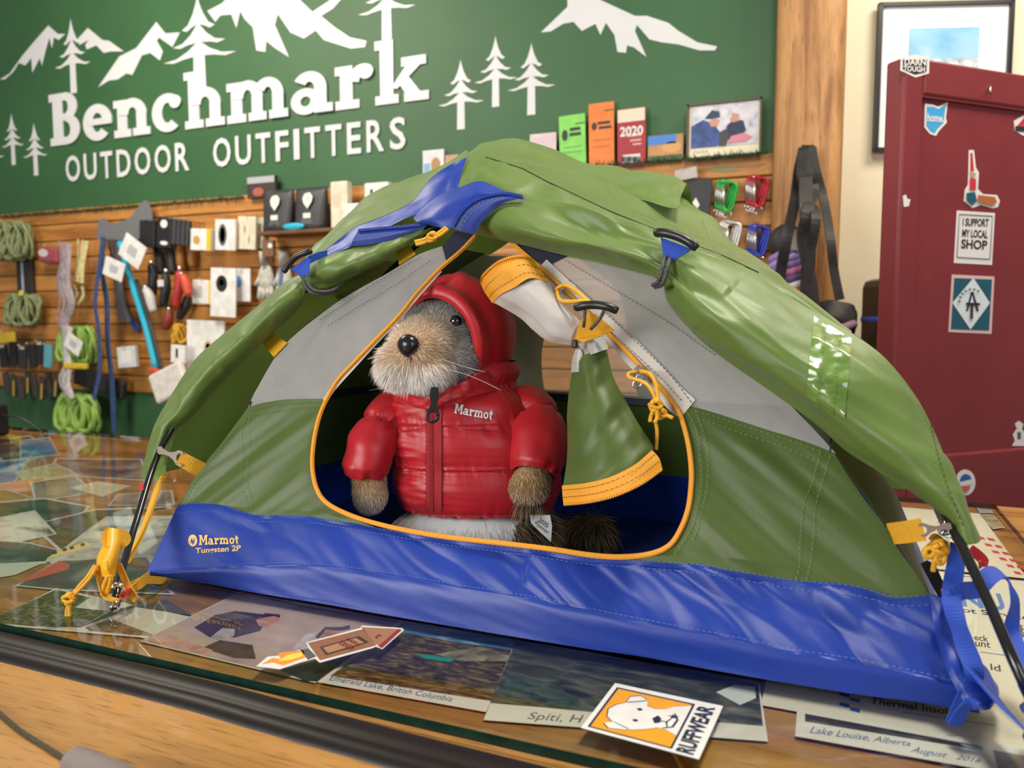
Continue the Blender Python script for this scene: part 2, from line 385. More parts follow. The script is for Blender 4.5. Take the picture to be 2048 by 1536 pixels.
for top, bot, hw, lb in [((140, 38), (150, 186), 36, 'white pine decal growing from the sign letter B'), ((394, -8), (402, 190), 73, 'large white pine decal rising from the sign letter h'),
        ((768, -75), (778, 78), 57, 'white pine decal rising from the sign letter k'), ((23, 228), (28, 330), 23, 'small white pine decal, taller of the pair beside letter B'),
        ((67, 247), (74, 351), 25, 'small white pine decal nearer the word OUTDOOR'), ((-20, 255), (-14, 352), 26, 'white pine decal cut by the picture edge'),
        ((921, 120), (923, 259), 46, 'white pine decal beside letter k, lowest of three'), ((991, 72), (992, 214), 43, 'white pine decal in the middle of three'), ((1063, 86), (1063, 230), 48, 'white pine decal below the far mountain decal')]:
    tag(tree(top, bot, hw), lb, 'decal', 'white pine decals on the green wall')
MT = [([(0,159),(20,147),(44,113),(68,84),(97,51),(116,68),(131,68),(118,80),(108,75),(104,96),(99,75),(92,99),(84,131),(80,116),(65,145),(63,116),(51,131),(38,126),(26,145),(10,159)], 'white ridge decal left of the pine on letter B'),
 ([(155,79),(176,56),(205,80),(219,82),(248,103),(222,103),(208,106),(193,91),(174,99),(171,90),(178,80),(159,90)], 'small white ridge decal right of the pine on letter B'),
 ([(197,174),(239,113),(273,96),(313,44),(331,67),(360,65),(345,94),(318,75),(314,82),(326,103),(320,121),(301,106),(284,111),(265,150),(253,147),(236,159),(219,161)], 'white mountain decal above letters e and n'),
 ([(415,22),(444,7),(480,-30),(560,-40),(600,0),(625,24),(666,-3),(690,-10),(666,17),(642,32),(670,55),(700,75),(733,82),(730,94),(702,97),(648,80),(632,61),(608,77),(581,65),(556,28),(550,50),(578,114),(550,96),(533,82),(531,104),(513,101),(506,55),(489,38),(481,22),(473,56),(463,29),(441,31),(431,44)], 'big white snowy mountain decal above letters m and a'),
 ([(1082,65),(1135,14),(1135,-30),(1180,-30),(1201,0),(1270,32),(1294,32),(1337,46),(1357,62),(1395,85),(1434,93),(1430,101),(1399,101),(1357,89),(1324,85),(1299,79),(1274,50),(1270,62),(1293,114),(1268,95),(1254,91),(1252,106),(1235,104),(1229,70),(1212,46),(1201,70),(1191,48),(1164,62),(1147,44),(1126,48),(1102,63)], 'white snowy mountain decal beside the timber post')]
for pts, lb in MT:
    b = MB(); ysheet(b, [(wl(*p).x, wl(*p).z) for p in pts], YW-.0012, .0010)
    tag(b.build('mountain_decal', m_white), lb, 'decal', 'white mountain decals on the green wall')
# ------------------------------------------------------------------ counter, glass and rubber edge
TX0, TX1, TY0, TY1, ZW = -2.75, .262, .527, 1.56, -.0125
m_oak = woodmat('counter_oak', (.50, .25, .070), (.27, .12, .033), 'X', .33, .3)
ct = thing('counter', 'oak shop counter with black rubber edge strip', 'counter', (-1.2, .9, -1.0))
rbox('counter_top', ((TX0+TX1)/2+.03, .83, ZW-.02), TX1-TX0+.1, 1.56, .04, m_oak, ct, bev=.1)
rbox('counter_body', ((TX0+TX1)/2, .90, -.525), TX1-TX0-.1, 1.25, .95, mat('counter_front', (.30, .16, .06), .5, var=.1), ct, bev=.01)
# extruded bumper with a lip and a groove line
prof = [(.0, -.001), (.004, .0065), (.010, .0092), (.018, .0098), (.026, .0082), (.028, .0066), (.030, .0074), (.037, .0058), (.043, .002), (.044, -.001)]
xs = [TX0+.1, -1.5, -.8, -.62, -.5, -.44, -.3, -.1, .1, TX1]; dy = [0, 0, 0, 0, .001, .004, .009, .012, .013, .013]
G = [[V((x, TY0-.001-d-a, ZW+.0+zq)) for x, d in zip(xs, dy)] for a, zq in prof]
gobj('rubber_strip', G, mat('black_rubber', (.012, .009, .008), .42, spec=.3, var=.1, vscale=60), ct)
gl = MB(); gl.box(((TX0+TX1)/2, (TY0+TY1)/2, -.0045), TX1-TX0, TY1-TY0, .009); go = gl.build('glass_sheet', glassmat())
tag(go, 'clear glass sheet with dark green edge lying on the counter', 'glass sheet'); go.data.materials.append(mat('glass_edge', (.006, .030, .020), .25, var=.3, vscale=40))
for p in go.data.polygons:
    if abs(p.normal.z) < .5: p.material_index = 1
bm = bmesh.new(); bm.from_mesh(go.data); bmesh.ops.delete(bm, geom=[f for f in bm.faces if f.normal.z < -.5], context='FACES'); bm.to_mesh(go.data); bm.free()
# ------------------------------------------------------------------ prints under the glass
PZ = [ZW+.0001]; PINC = [.00006]
def tb(x, y, dz=0): return onz(x, y, PZ[0]+dz*.4)
def flatpoly(name, pts, dz, m, parent):
    return prism(name, [tb(x, y, dz) for x, y in pts], (0, 0, 1), .00001, m, parent)
def photomat(name, cols, scale=30, stretch=None, dist=.6):
    m = bpy.data.materials.new(name); m.use_nodes = True; nt = m.node_tree; N = nt.nodes; L = nt.links; bs = N['Principled BSDF']; bs.inputs['Roughness'].default_value = .35
    tc = N.new('ShaderNodeTexCoord'); mp = N.new('ShaderNodeMapping'); L.new(tc.outputs['Object'], mp.inputs[0])
    if stretch: mp.inputs['Scale'].default_value = stretch
    mp.inputs['Location'].default_value = (random.random()*9, random.random()*9, 0)
    nz = N.new('ShaderNodeTexNoise'); nz.inputs['Scale'].default_value = scale; nz.inputs['Detail'].default_value = 7; nz.inputs['Distortion'].default_value = dist; L.new(mp.outputs[0], nz.inputs['Vector'])
    r = N.new('ShaderNodeValToRGB'); e = r.color_ramp.elements
    while len(e) < len(cols): e.new(.5)
    for i, c in enumerate(cols): e[i].position = .30+.40*i/(len(cols)-1); e[i].color = (*c, 1)
    L.new(nz.outputs['Fac'], r.inputs[0]); L.new(r.outputs[0], bs.inputs['Base Color']); return m
m_paper = mat('photo_paper', (.80, .77, .70), .4, var=.03, vscale=40)
m_ink = mat('blue_ink', (.03, .09, .35), .5); m_pencil = mat('pencil_grey', (.12, .11, .10), .6); m_print = mat('black_print_ink', (.02, .02, .03), .5)
def photo(label, q, pic, m, border=None, group='photo prints under the glass'):
    PZ[0] += PINC[0]
    c = sum((tb(*p) for p in q), V())/len(q)
    t = thing('photo_print', label, 'photo', c, group)
    flatpoly('paper', q, 0, border or m_paper, t)
    if pic: flatpoly('picture', pic, .00008, m, t)
    return t
blk = (.015, .02, .02); snow = (.72, .70, .62)
# the far prints, left part of the counter
far = [([(-40,885),(60,870),(110,905),(20,935)], [(.25,.05,.06),(.05,.05,.06),(.4,.4,.35)], 'dark print with pink shapes by the far glass edge'),
 ([(40,880),(100,874),(120,910),(40,918)], [(.05,.16,.35),(.10,.30,.5),(.5,.6,.6)], 'deep blue print by the far glass edge'),
 ([(-30,925),(60,915),(30,965),(-60,975)], [(.03,.12,.3),(.2,.4,.6),(.8,.8,.8)], 'blue and white print near the far end'),
 ([(110,916),(285,918),(300,962),(95,950)], [(.04,.04,.06),(.20,.14,.12),(.5,.4,.35)], 'dark landscape print with white rim under pale reflections'),
 ([(30,945),(110,925),(160,950),(60,975)], [(.45,.45,.2),(.6,.6,.35),(.3,.2,.1)], 'yellow green print beneath the far dark landscape'),
 ([(-20,972),(90,952),(100,978),(-10,990)], [(.05,.05,.2),(.7,.25,.12),(.8,.6,.4)], 'orange sunset print with violet foreground'),
 ([(60,965),(150,950),(190,985),(70,1005)], [(.06,.09,.06),(.25,.28,.2),(.45,.45,.35)], 'mossy grey print beside the pale oval'),
 ([(140,975),(195,962),(262,972),(205,994)], [(.75,.7,.52),(.6,.55,.4),(.8,.77,.65)], 'cream oval print lying over wood'),
 ([(235,988),(345,980),(350,1010),(215,1012)], [(.12,.10,.10),(.3,.25,.22),(.6,.6,.55)], 'brown print partly hidden behind the pole strap'),
 ([(-60,985),(10,978),(66,995),(-40,1022)], [(.06,.10,.03),(.30,.28,.05),(.1,.16,.1)], 'olive forest print by the glass edge'),
 ([(-80,1010),(90,995),(180,1012),(150,1060),(-60,1060)], [(.010,.05,.03),(.03,.12,.075),(.02,.09,.055)], 'dark green print painted as a wall reflection, with faint streaks'),  # reflection of the green wall in the glass, painted into the picture colours
 ([(60,1050),(190,1018),(340,1012),(200,1040),(120,1105)], [(.012,.06,.035),(.03,.12,.07),(.02,.08,.05)], 'deep green print painted as a wall reflection below the cream oval'),  # more of the green wall's reflection, put into this print's colours
 ([(-70,1048),(70,1020),(114,1068),(18,1089),(-60,1090)], [snow,(.78,.74,.66),(.10,.16,.11)], 'snowy print with a dark crooked tree'),
 ([(95,1122),(212,1033),(420,1030),(360,1150),(150,1160)], [snow,(.68,.70,.66),(.06,.15,.11)], 'snowfield print with a dark green band of firs'),
 ([(-70,1075),(60,1085),(120,1100),(90,1128),(-70,1130)], [blk,(.02,.08,.05),(.45,.5,.4)], 'near black forest print beside the yellow slip'),
 ([(-60,1130),(95,1122),(30,1150),(-60,1165)], [(.55,.62,.5),(.7,.72,.6)], 'pale mint print at the glass corner'),
 ([(28,1172),(120,1118),(300,1110),(350,1190),(112,1180)], [blk,(.10,.12,.11),(.35,.33,.30)], 'dark mountain print with a red tent')]
for q, cols, lb in far:
    cx_ = sum(p[0] for p in q)/len(q); cy_ = sum(p[1] for p in q)/len(q)
    photo(lb, q, [((x-cx_)*.94+cx_, (y-cy_)*.9+cy_) for x, y in q], photomat('print_picture', cols, 14 if cy_ > 1000 else 9), mat('print_border', (.62, .60, .54), .4))
t = thing('paper_slip', 'yellow paper slip with dark marks on the snowfield print', 'paper', tb(130, 1105)); PZ[0] += .0001; PINC[0] = .00017
flatpoly('paper', [(92, 1118), (110, 1105), (172, 1083), (182, 1090), (120, 1112)], 0, mat('yellow_paper', (.80, .66, .22), .5), t)
for x in (104, 124, 138, 160): flatpoly('mark', [(x, 1104-(x-104)*.28), (x+8, 1101-(x-104)*.28), (x+11, 1106-(x-104)*.28), (x+3, 1109-(x-104)*.28)], .0002, m_print, t)
flatpoly('red_tent', [(33, 1168), (119, 1121), (139, 1128), (137, 1139)], .0003, mat('red_tent_print', (.62, .10, .07), .4), t)
# left corner print: bush, snow and road
t = photo('print of a scrubby hill and a snowfield by the glass corner', [(-30, 1248), (326, 1279), (392, 1236), (112, 1176)], [(-28, 1245), (322, 1276), (386, 1236), (114, 1178)], photomat('snow_picture', [(.74, .68, .58), (.80, .74, .64)], 8))
flatpoly('bush', [(-28, 1244), (112, 1179), (180, 1195), (150, 1215), (215, 1222), (160, 1255), (60, 1252)], .00016, photomat('bush_picture', [(.02, .03, .015), (.09, .11, .03), (.30, .28, .12)], 160), t)
flatpoly('road', [(158, 1256), (225, 1220), (330, 1198), (390, 1232), (270, 1214), (190, 1244)], .0002, photomat('road_picture', [(.03, .03, .035), (.16, .16, .17)], 50), t)
flatpoly('scrub', [(170, 1255), (222, 1238), (322, 1275), (180, 1262)], .00018, photomat('scrub_picture', [(.10, .06, .02), (.42, .28, .14)], 140), t)
# climbers print
t = photo('group photo of cavers with helmets in a pale cave', [(280, 1283), (630, 1366), (805, 1250), (490, 1178)], [(283, 1282), (628, 1363), (800, 1250), (490, 1180)], photomat('cave_picture', [(.50, .34, .33), (.62, .46, .42), (.42, .30, .34)], 10))
fm = lambda n, c: mat(n, c, .45, var=.3, vscale=60)
for nm, pts, m in [('coat', [(388,1255),(430,1230),(470,1222),(540,1230),(520,1262),(470,1275),(420,1275)], fm('cave_coat', (.045,.02,.04))), ('face', [(512,1240),(530,1228),(556,1230),(558,1242),(536,1254),(518,1252)], fm('cave_skin', (.62,.28,.22))),
     ('hair', [(518,1238),(530,1226),(560,1229),(560,1236),(548,1232),(532,1234)], fm('cave_hair', (.03,.015,.015))), ('helmet', [(420,1275),(445,1256),(470,1258),(468,1272),(440,1282)], fm('cave_helmet', (.55,.48,.47))),
     ('suit', [(560,1325),(610,1270),(640,1258),(628,1300),(600,1335)], fm('cave_suit', (.62,.52,.56))), ('gear', [(404,1296),(440,1280),(505,1290),(512,1318),(468,1316)], fm('cave_gear', (.10,.05,.05))),
     ('hands', [(285,1281),(340,1270),(425,1300),(420,1312),(350,1296)], fm('cave_hand', (.66,.36,.30))), ('second_face', [(634,1272),(652,1258),(678,1260),(675,1272),(650,1280)], fm('cave_skin', (0,0,0))),
     ('head_strap', [(630,1274),(650,1254),(684,1254),(700,1250),(700,1258),(680,1262),(652,1259),(636,1278)], fm('cave_strap', (.10,.09,.12))), ('shadow_cloth', [(610,1362),(560,1340),(640,1320),(735,1295),(636,1363)], fm('cave_dark', (.02,.02,.035)))]:
    PZ[0] += .00001; flatpoly(nm, pts, .0001, m, t)
# Emerald Lake print
t = photo('rocky print above blue lake captioned Emerald Lake, British Columbia', [(634, 1364), (972, 1424), (1040, 1275), (800, 1240)], [(660, 1352), (982, 1402), (1032, 1278), (808, 1245)], photomat('rock_picture', [(.008, .008, .01), (.09, .06, .03), (.30, .20, .09)], 70, (1, 2.5, 1)))
flatpoly('sky', [(795, 1262), (808, 1245), (1030, 1279), (1024, 1300), (900, 1282)], .0002, photomat('sky_picture', [(.03, .13, .36), (.10, .30, .55), (.75, .80, .85)], 22, (1, 3, 1)), t)
flatpoly('lake', [(832, 1308), (860, 1310), (910, 1318), (900, 1324), (850, 1317)], .00025, mat('lake_teal', (.02, .36, .30), .4), t)
flatpoly('peak', [(870, 1308), (955, 1294), (985, 1300), (1020, 1312), (1012, 1322), (920, 1322)], .00023, photomat('peak_picture', [(.10, .09, .05), (.50, .42, .28)], 60), t)
textq('caption', 'Emerald Lake, British Columbia', [(657, 1362), (902, 1405), (907, 1393), (662, 1350)], lambda x, y: tb(x, y, .0003), m_ink, t, 0, .25)
# Spiti print
t = photo('grey green mountain valley print with blank cream border and note Spiti', [(967, 1440), (1536, 1483), (1519, 1368), (1032, 1280)], [(980, 1406), (1526, 1452), (1516, 1368), (1032, 1281)], photomat('valley_picture', [(.012, .014, .018), (.06, .07, .055), (.20, .18, .15)], 26, (1, 3.2, 1)))
flatpoly('green_slope', [(980, 1405), (1020, 1345), (1110, 1370), (1195, 1425)], .00018, photomat('slope_picture', [(.02, .035, .03), (.06, .10, .07), (.15, .16, .12)], 60, (1, 2, 1)), t)
flatpoly('torn_patch', [(1432, 1384), (1468, 1370), (1510, 1374), (1512, 1396), (1480, 1410)], .0002, mat('torn_paper', (.70, .72, .74), .6), t)
textq('note', 'Spiti, H', [(1054, 1442), (1166, 1452), (1168, 1430), (1056, 1424)], lambda x, y: tb(x, y, .0003), m_pencil, t, 0, .3)
# price list sheets on the right
PZ[0] += .0002
A0 = onz(1522, 1410, PZ[0]); B0 = onz(2016, 1158, PZ[0])
def shf(c): return lambda u, v: None
m_sheet = mat('price_sheet_paper', (.78, .72, .60), .45, var=.03, vscale=10); m_blueink = mat('sheet_blue_ink', (.03, .10, .42), .5); m_redink = mat('sheet_red_ink', (.60, .05, .05), .5)
t = thing('price_sheet', 'cream foot service price sheet with blue checks and big blue letters', 'paper', A0)
X0s, X1s, Y0s, Y1s = A0.x, TX1-.012, A0.y, B0.y
zs = PZ[0]
flat = lambda name, x0, x1, y0, y1, dz, m: prism(name, [(x0, y0, zs+dz), (x1, y0, zs+dz), (x1, y1, zs+dz), (x0, y1, zs+dz)], (0, 0, 1), .00001, m, t)
flat('paper', X0s, X1s, Y0s, Y1s, 0, m_sheet)
for px_, py_ in [(1679, 1384), (1700, 1394), (1679, 1404), (1700, 1414)]:
    flatpoly('check', [(px_, py_), (px_+20, py_+4), (px_+20, py_+12), (px_, py_+7)], .0002, m_blueink, t)
tf = lambda x, y: tb(x, y, .0003)
textq('heading', 'NU', [(1925, 1213), (2014, 1222), (2000, 1187), (1918, 1182)], tf, mat('heading_blue', (.10, .24, .62), .5), t, .03)
for s_, q_ in [('ot Service', [(1925, 1224), (2060, 1241), (2056, 1230), (1922, 1214)]), ('eck', [(1949, 1280), (1977, 1284), (1976, 1272), (1947, 1268)]), ('unt', [(1951, 1292), (1981, 1296), (1980, 1285), (1950, 1281)]),
       ('ld', [(1982, 1340), (2002, 1343), (2000, 1330), (1980, 1327)]), ('Thermal Insoles', [(1740, 1408), (1920, 1432), (1918, 1419), (1742, 1393)]), ('$', [(2038, 1262), (2048, 1263), (2046, 1250), (2036, 1249)]), ('$', [(2041, 1274), (2051, 1275), (2049, 1263), (2039, 1262)])]:
    textq('printed_line', s_, q_, tf, m_print, t, .012)
for a, c in [((1960, 1303), (2017, 1311)), ((1806, 1424), (1990, 1450)), ((1900, 1150), (2060, 1161))]:
    flatpoly('rule_line', [a, c, (c[0], c[1]+1.3), (a[0], a[1]+1.3)], .0002, m_blueink, t)
t = thing('price_sheet', 'cream sheet with red checkerboard strip by the far counter corner', 'paper', V((.15, 1.3, 0)))
zs += .0002; flat('paper', X0s+.05, TX1-.028, Y1s+.01, 1.52, 0, m_sheet)
cA, cB = onz(1957, 1076, zs+.0002), onz(2030, 1146, zs+.0002); du = (cB-cA)/9; dv = V((du.y, -du.x, 0))*.42*-1
PZ[0] = zs
for i in range(11):
    bx, by = 1953+7.3*i+(13 if i % 2 else 0), 1072+7*i-(4 if i % 2 else 0)
    flatpoly('check', [(bx, by), (bx+13, by+2), (bx+19, by+8), (bx+5, by+6)], .0002, m_redink, t)
for nm, q, c in [('edge print', [(1950, 1012), (1970, 1008), (1988, 1026), (1960, 1026)], [(.25, .3, .33), (.5, .5, .45)]), ('edge print', [(1958, 1029), (1986, 1029), (2010, 1055), (1986, 1058)], [(.10, .06, .03), (.35, .27, .15), (.6, .5, .35)])]:
    photo('small brown print at the counter end' if c[0][0] < .2 else 'small blue grey print at the far counter corner', q, [((x-(1967 if c[0][0] > .2 else 1985))*.92+(1967 if c[0][0] > .2 else 1985), (y-(1017 if c[0][0] > .2 else 1042))*.9+(1017 if c[0][0] > .2 else 1042)) for x, y in q], photomat('edge_picture', c, 40), mat('cream_border', (.7, .66, .55), .5))
# Lake Louise print
PZ[0] = zs+.0003
t = photo('print captioned Lake Louise, Alberta August 2016 at the counter front', [(1590, 1472), (2080, 1560), (2090, 1500), (1594, 1421)], [(1610, 1443), (1965, 1501), (1966, 1493), (1610, 1427)], photomat('louise_picture', [(.008, .008, .012), (.06, .045, .035), (.02, .02, .02)], 50))
flatpoly('pale_strip', [(1920, 1487), (1966, 1494), (1966, 1501), (1935, 1497)], .0002, mat('pale_strip', (.30, .42, .52), .5), t)
textq('caption', 'Lake Louise, Alberta', [(1618, 1468), (1820, 1494), (1822, 1482), (1622, 1452)], lambda x, y: tb(x, y, .0003), m_ink, t, 0, .3)
textq('caption', 'August   2016', [(1818, 1508), (1960, 1528), (1964, 1518), (1826, 1492)], lambda x, y: tb(x, y, .0003), m_ink, t, 0, .3)
t = photo('dark print cut by the counter corner', [(1984, 1498), (2080, 1515), (2080, 1580), (2000, 1560)], [(1986, 1500), (2080, 1517), (2080, 1578), (2002, 1558)], photomat('corner_picture', [(.02, .02, .02), (.3, .28, .25)], 30))
# ------------------------------------------------------------------ stickers lying on the glass
GZ = .0006
def tg(x, y, dz=0): return onz(x, y, GZ+dz)
m_stw = mat('sticker_white', (.76, .74, .70), .4, var=.05, vscale=80)
q = [(1398, 1518), (1446, 1412), (1230, 1366), (1162, 1455)]
t = thing('sticker', 'orange and white square sticker of a puppy with the word RUFFWEAR', 'sticker', tg(1300, 1440))
prism('sticker_base', [tg(*p) for p in q], (0, 0, 1), .0004, m_stw, t)
sq = lambda u, v, dz=.0001: tg(*bil(q, u, v).to_2d(), dz)
def sp(name, pts, dz, m): return prism(name, [sq(u, v, dz) for u, v in pts], (0, 0, 1), .00005, m, t)
m_navy = mat('sticker_navy', (.015, .02, .05), .4)
sp('border', [(.05, .24), (.93, .24), (.93, .96), (.05, .96)], .0001, m_navy)
sp('orange_field', [(.075, .26), (.905, .26), (.905, .94), (.075, .94)], .0002, mat('sticker_orange', (.80, .34, .015), .4, var=.06, vscale=60))
def dogpts(s=0):
    base = [(.30,.26),(.36,.36),(.36,.44),(.28,.52),(.22,.60),(.17,.68),(.13,.80),(.20,.86),(.26,.80),(.34,.87),(.48,.90),(.60,.86),(.68,.80),(.80,.80),(.86,.72),(.80,.64),(.70,.62),(.68,.54),(.72,.46),(.80,.40),(.88,.28),(.88,.26)]
    c = (.5, .6); return [(c[0]+(u-c[0])*(1+s), c[1]+(v-c[1])*(1+s) if v > .27 else v) for u, v in base]
sp('dog_outline', dogpts(.035), .0003, m_navy); sp('dog_head', dogpts(), .0004, m_stw)
for nm, pts in [('eye', [(.36,.64),(.39,.67),(.42,.64),(.39,.61)]), ('eye', [(.58,.66),(.61,.69),(.64,.66),(.61,.63)]), ('nose', [(.42,.48),(.50,.52),(.58,.49),(.54,.45),(.46,.44)]), ('mouth', [(.48,.45),(.50,.45),(.505,.40),(.60,.37),(.60,.36),(.50,.385),(.40,.36),(.40,.37),(.49,.40)]), ('ear_line', [(.26,.79),(.275,.80),(.21,.645),(.20,.655)]), ('ear_line', [(.68,.79),(.69,.80),(.80,.655),(.79,.645)]), ('jaw_line', [(.36,.40),(.38,.40),(.44,.335),(.58,.325),(.68,.37),(.69,.36),(.58,.305),(.43,.315)])]: sp(nm, pts, .0005, m_navy)
sp('star', [(.62+.05*(1 if i % 2 == 0 else .42)*math.sin(i*math.pi/5), .36+.055*(1 if i % 2 == 0 else .42)*math.cos(i*math.pi/5)) for i in range(10)], .0005, m_navy)
vs, fs, _ = textgeo('RUFFWEAR', .035); mesh('lettering', [sq(.04+u*.90, .055+v*.155, .0003) for u, v in vs], fs, m_navy, t)
# rocket outhouse sticker
t = thing('sticker', 'die-cut sticker of a wooden outhouse flying on a flame, reading DARN TOUGH', 'sticker', tg(690, 1290))
def gp(name, pts, dz, m): return prism(name, [tg(x, y, dz) for x, y in pts], (0, 0, 1), .0003, m, t)
gp('sticker_base', [(513,1332),(535,1313),(560,1311),(604,1298),(618,1297),(612,1285),(720,1256),(724,1251),(804,1256),(808,1260),(765,1298),(752,1293),(745,1296),(640,1325),(630,1317),(600,1325),(560,1338)], 0, m_stw)
gp('flame', [(524,1328),(545,1316),(562,1318),(556,1306),(606,1300),(611,1314),(588,1322),(566,1330),(545,1324)], .0004, mat('flame_orange', (.90, .30, .02), .4)); gp('flame_core', [(556,1322),(575,1310),(603,1304),(606,1312),(580,1320)], .0008, mat('flame_yellow', (.95, .66, .10), .4))
gp('nozzle', [(600,1299),(617,1297),(632,1312),(616,1319)], .0004, mat('nozzle_grey', (.10, .10, .10), .5))
m_oh = mat('outhouse_brown', (.30, .13, .06), .5, var=.2, vscale=150, stretch=(1, 8, 1))
gp('outhouse_wall', [(616,1286),(727,1258),(752,1290),(640,1320)], .0004, m_oh); gp('outhouse_roof', [(722,1254),(800,1258),(764,1294),(752,1288)], .0004, mat('outhouse_gable', (.36, .17, .08), .5)); gp('roof_edge', [(796,1258),(803,1259),(764,1295),(757,1292)], .0008, mat('roof_red', (.28, .02, .02), .5))
gp('door_frame', [(640,1294),(718,1272),(737,1284),(652,1310)], .0007, mat('outhouse_dark', (.05, .03, .02), .5)); gp('door_panel', [(646,1295),(712,1276),(728,1285),(656,1306)], .0010, mat('outhouse_door', (.42, .21, .10), .5))
m_dred = mat('door_lettering', (.20, .03, .02), .5)
for s_, q_ in [('DARN', [(690,1279),(713,1291),(720,1287),(698,1275)]), ('TOUGH', [(670,1285),(700,1299),(710,1293),(684,1280)])]: textq('lettering', s_, q_, lambda x, y: tg(x, y, .0013), m_dred, t, .03)
gp('moon', [(750,1274),(757,1268),(764,1271),(757,1271),(754,1277)], .0009, m_dred)
# ------------------------------------------------------------------ cord and fabric handle in front of the glass
t = thing('pen_on_cord', 'taupe woven capped handle tied to a thin dark flecked cord on the oak', 'pen', onz(160, 1520, ZW))
m_cord = mat('flecked_cord', (.016, .018, .010), .6, var=.8, vscale=500, col2=(.07, .065, .03))
tube('cord', [onz(x, y, ZW+.0022) for x, y in [(-40, 1400), (0, 1427), (40, 1460), (90, 1492), (135, 1520)]], .0016, m_cord, t, 8, 30)
p0, p1 = onz(140, 1519, ZW+.0118), onz(330, 1600, ZW+.0118); ax = (p1-p0).normalized()
rr = [.004, .008, .0102, .011, .011, .0105, .011, .011, .011]; pts = [p0+ax*(d*.001) for d in (0, 1, 4, 8, 14, 15.5, 17, 30, 80)]
tube('handle', pts, rr, mat('woven_taupe', (.30, .25, .23), .7, bump=.8, bscale=1500), t, 20)
# ------------------------------------------------------------------ tent
TBY, KL = .703, .45        # front base line and backward lean of the front wall
def PF(x, y, off=0.0):
    d = ray(x, y); t = (TBY+off+KL*CAMH)/(d.y-KL*d.z); return C0+d*t
YM = .955                  # ridge plane: the back half mirrors the front half
def mir(p): return V((p.x, 2*YM-p.y, p.z))
tent = thing('model_tent', 'small green and blue display tent with its door unzipped and fly rolled up', 'tent', (-.35, YM, 0))
def fabric(name, col, rough=.38, sheen=.3, transl=.22, var=.06, rip=True):
    m = mat(name, col, rough, spec=.5, sheen=sheen, transl=transl, var=var, vscale=14, bump=.10, bscale=900); return m
m_fly = fabric('fly_green_nylon', (.145, .232, .044), .40, .12, .20)
m_flyd = m_fly
m_bgr = fabric('body_green_nylon', (.075, .122, .018), .46, .08, .12)
m_blue = fabric('tub_blue_nylon', (.009, .042, .33), .40, .04, .07)
m_blue2 = m_blue
m_dblue = mat('zip_tape_blue', (.012, .040, .30), .5, bump=.5, bscale=1500)
m_yel = mat('yellow_webbing', (.80, .40, .015), .55, var=.06, vscale=200, bump=.5, bscale=1600)
m_zip = mat('orange_zip', (.85, .36, .02), .45, bump=.4, bscale=1800)
m_ycord = mat('yellow_cord', (.86, .42, .02), .5, var=.35, vscale=1100)
m_mesh = netting('white_mesh', (.78, .76, .74), .56, 260)
m_meshr = netting('rolled_mesh', (.82, .78, .75), .82, 300)
m_bweb = mat('blue_webbing', (.018, .075, .50), .45, bump=.5, bscale=1500)
m_dark = mat('navy_tape', (.008, .010, .030), .6)
m_pole = mat('black_pole', (.010, .010, .010), .22, coat=.5)
m_metal = mat('brushed_steel', (.62, .60, .58), .28, metal=1)
m_chrome = mat('polished_steel', (.80, .80, .80), .12, metal=1)
m_thread_d = mat('dark_thread', (.025, .04, .010), .7); m_thread_l = mat('pale_thread', (.10, .19, .48), .7); m_thread_g = mat('green_thread', (.13, .20, .05), .7); m_thread_y = mat('lime_thread', (.22, .29, .08), .7)
def fn(p, sx, sy, sz, seed=0): return noise.noise(V((p.x*sx+seed, p.y*sy, p.z*sz)))
def crease(p, sx, sy, sz, seed=0):
    v = noise.noise(V((p.x*sx+seed, p.y*sy, p.z*sz))); return 1-min(1, abs(v)*3.2)
def crease2(p, ang, sl, st, seed=0):
    a = math.radians(ang); s = p.x*math.cos(a)+p.z*math.sin(a); t = -p.x*math.sin(a)+p.z*math.cos(a)
    return 1-min(1, abs(noise.noise(V((s*sl+seed, t*st, p.y*4))))*3.0)
def rows(*rs): return [[PF(*q) for q in r] for r in rs]
def stitch(name, pts, m, dash=.0034, gap=.0018, r=.0003, parent=None):
    q = cr(pts, max(8, int(sum((V(b)-V(a)).length for a, b in zip(pts, pts[1:]))/(dash+gap))*2)); b = MB()
    for i in range(0, len(q)-1, 2): b.add(*tubegeo([q[i], q[i].lerp(q[i+1], 1.25)], r, 4))
    return b.build(name, m, parent or tent)
# wrinkled front-wall surface shared by panels: offset as function of plane position
def frontdisp(amp=1.0):
    def d(p, u, v):
        a = math.radians(28); s = p.x*math.cos(a)+p.z*math.sin(a); t = -p.x*math.sin(a)+p.z*math.cos(a)
        w = noise.noise(V((s*5, t*42, 1.7)))*.0026+noise.noise(V((s*12, t*90, 4.7)))*.0010
        e = min(1, min(u, 1-u, v, 1-v)*9)
        return w*amp*e
    return d
def gdisp(amp, ang, sl, st, seed=0.):
    a = math.radians(ang)
    def d(p, u, v):
        s = p.x*math.cos(a)+p.z*math.sin(a); t = -p.x*math.sin(a)+p.z*math.cos(a)
        e = min(1, min(u, 1-u, v, 1-v)*8)
        return (noise.noise(V((s*sl, t*st, seed)))+.4*noise.noise(V((s*sl*2.3, t*st*2.2, seed+5))))*amp*e
    return d
LEFT = [(295,1158),(356,1010),(444,885),(496,815),(569,690),(657,617),(774,547),(886,491)]
RIGHT = [(1955,1425),(1859,1187),(1767,1049),(1667,905),(1590,815),(1480,700),(1330,580),(1120,495)]
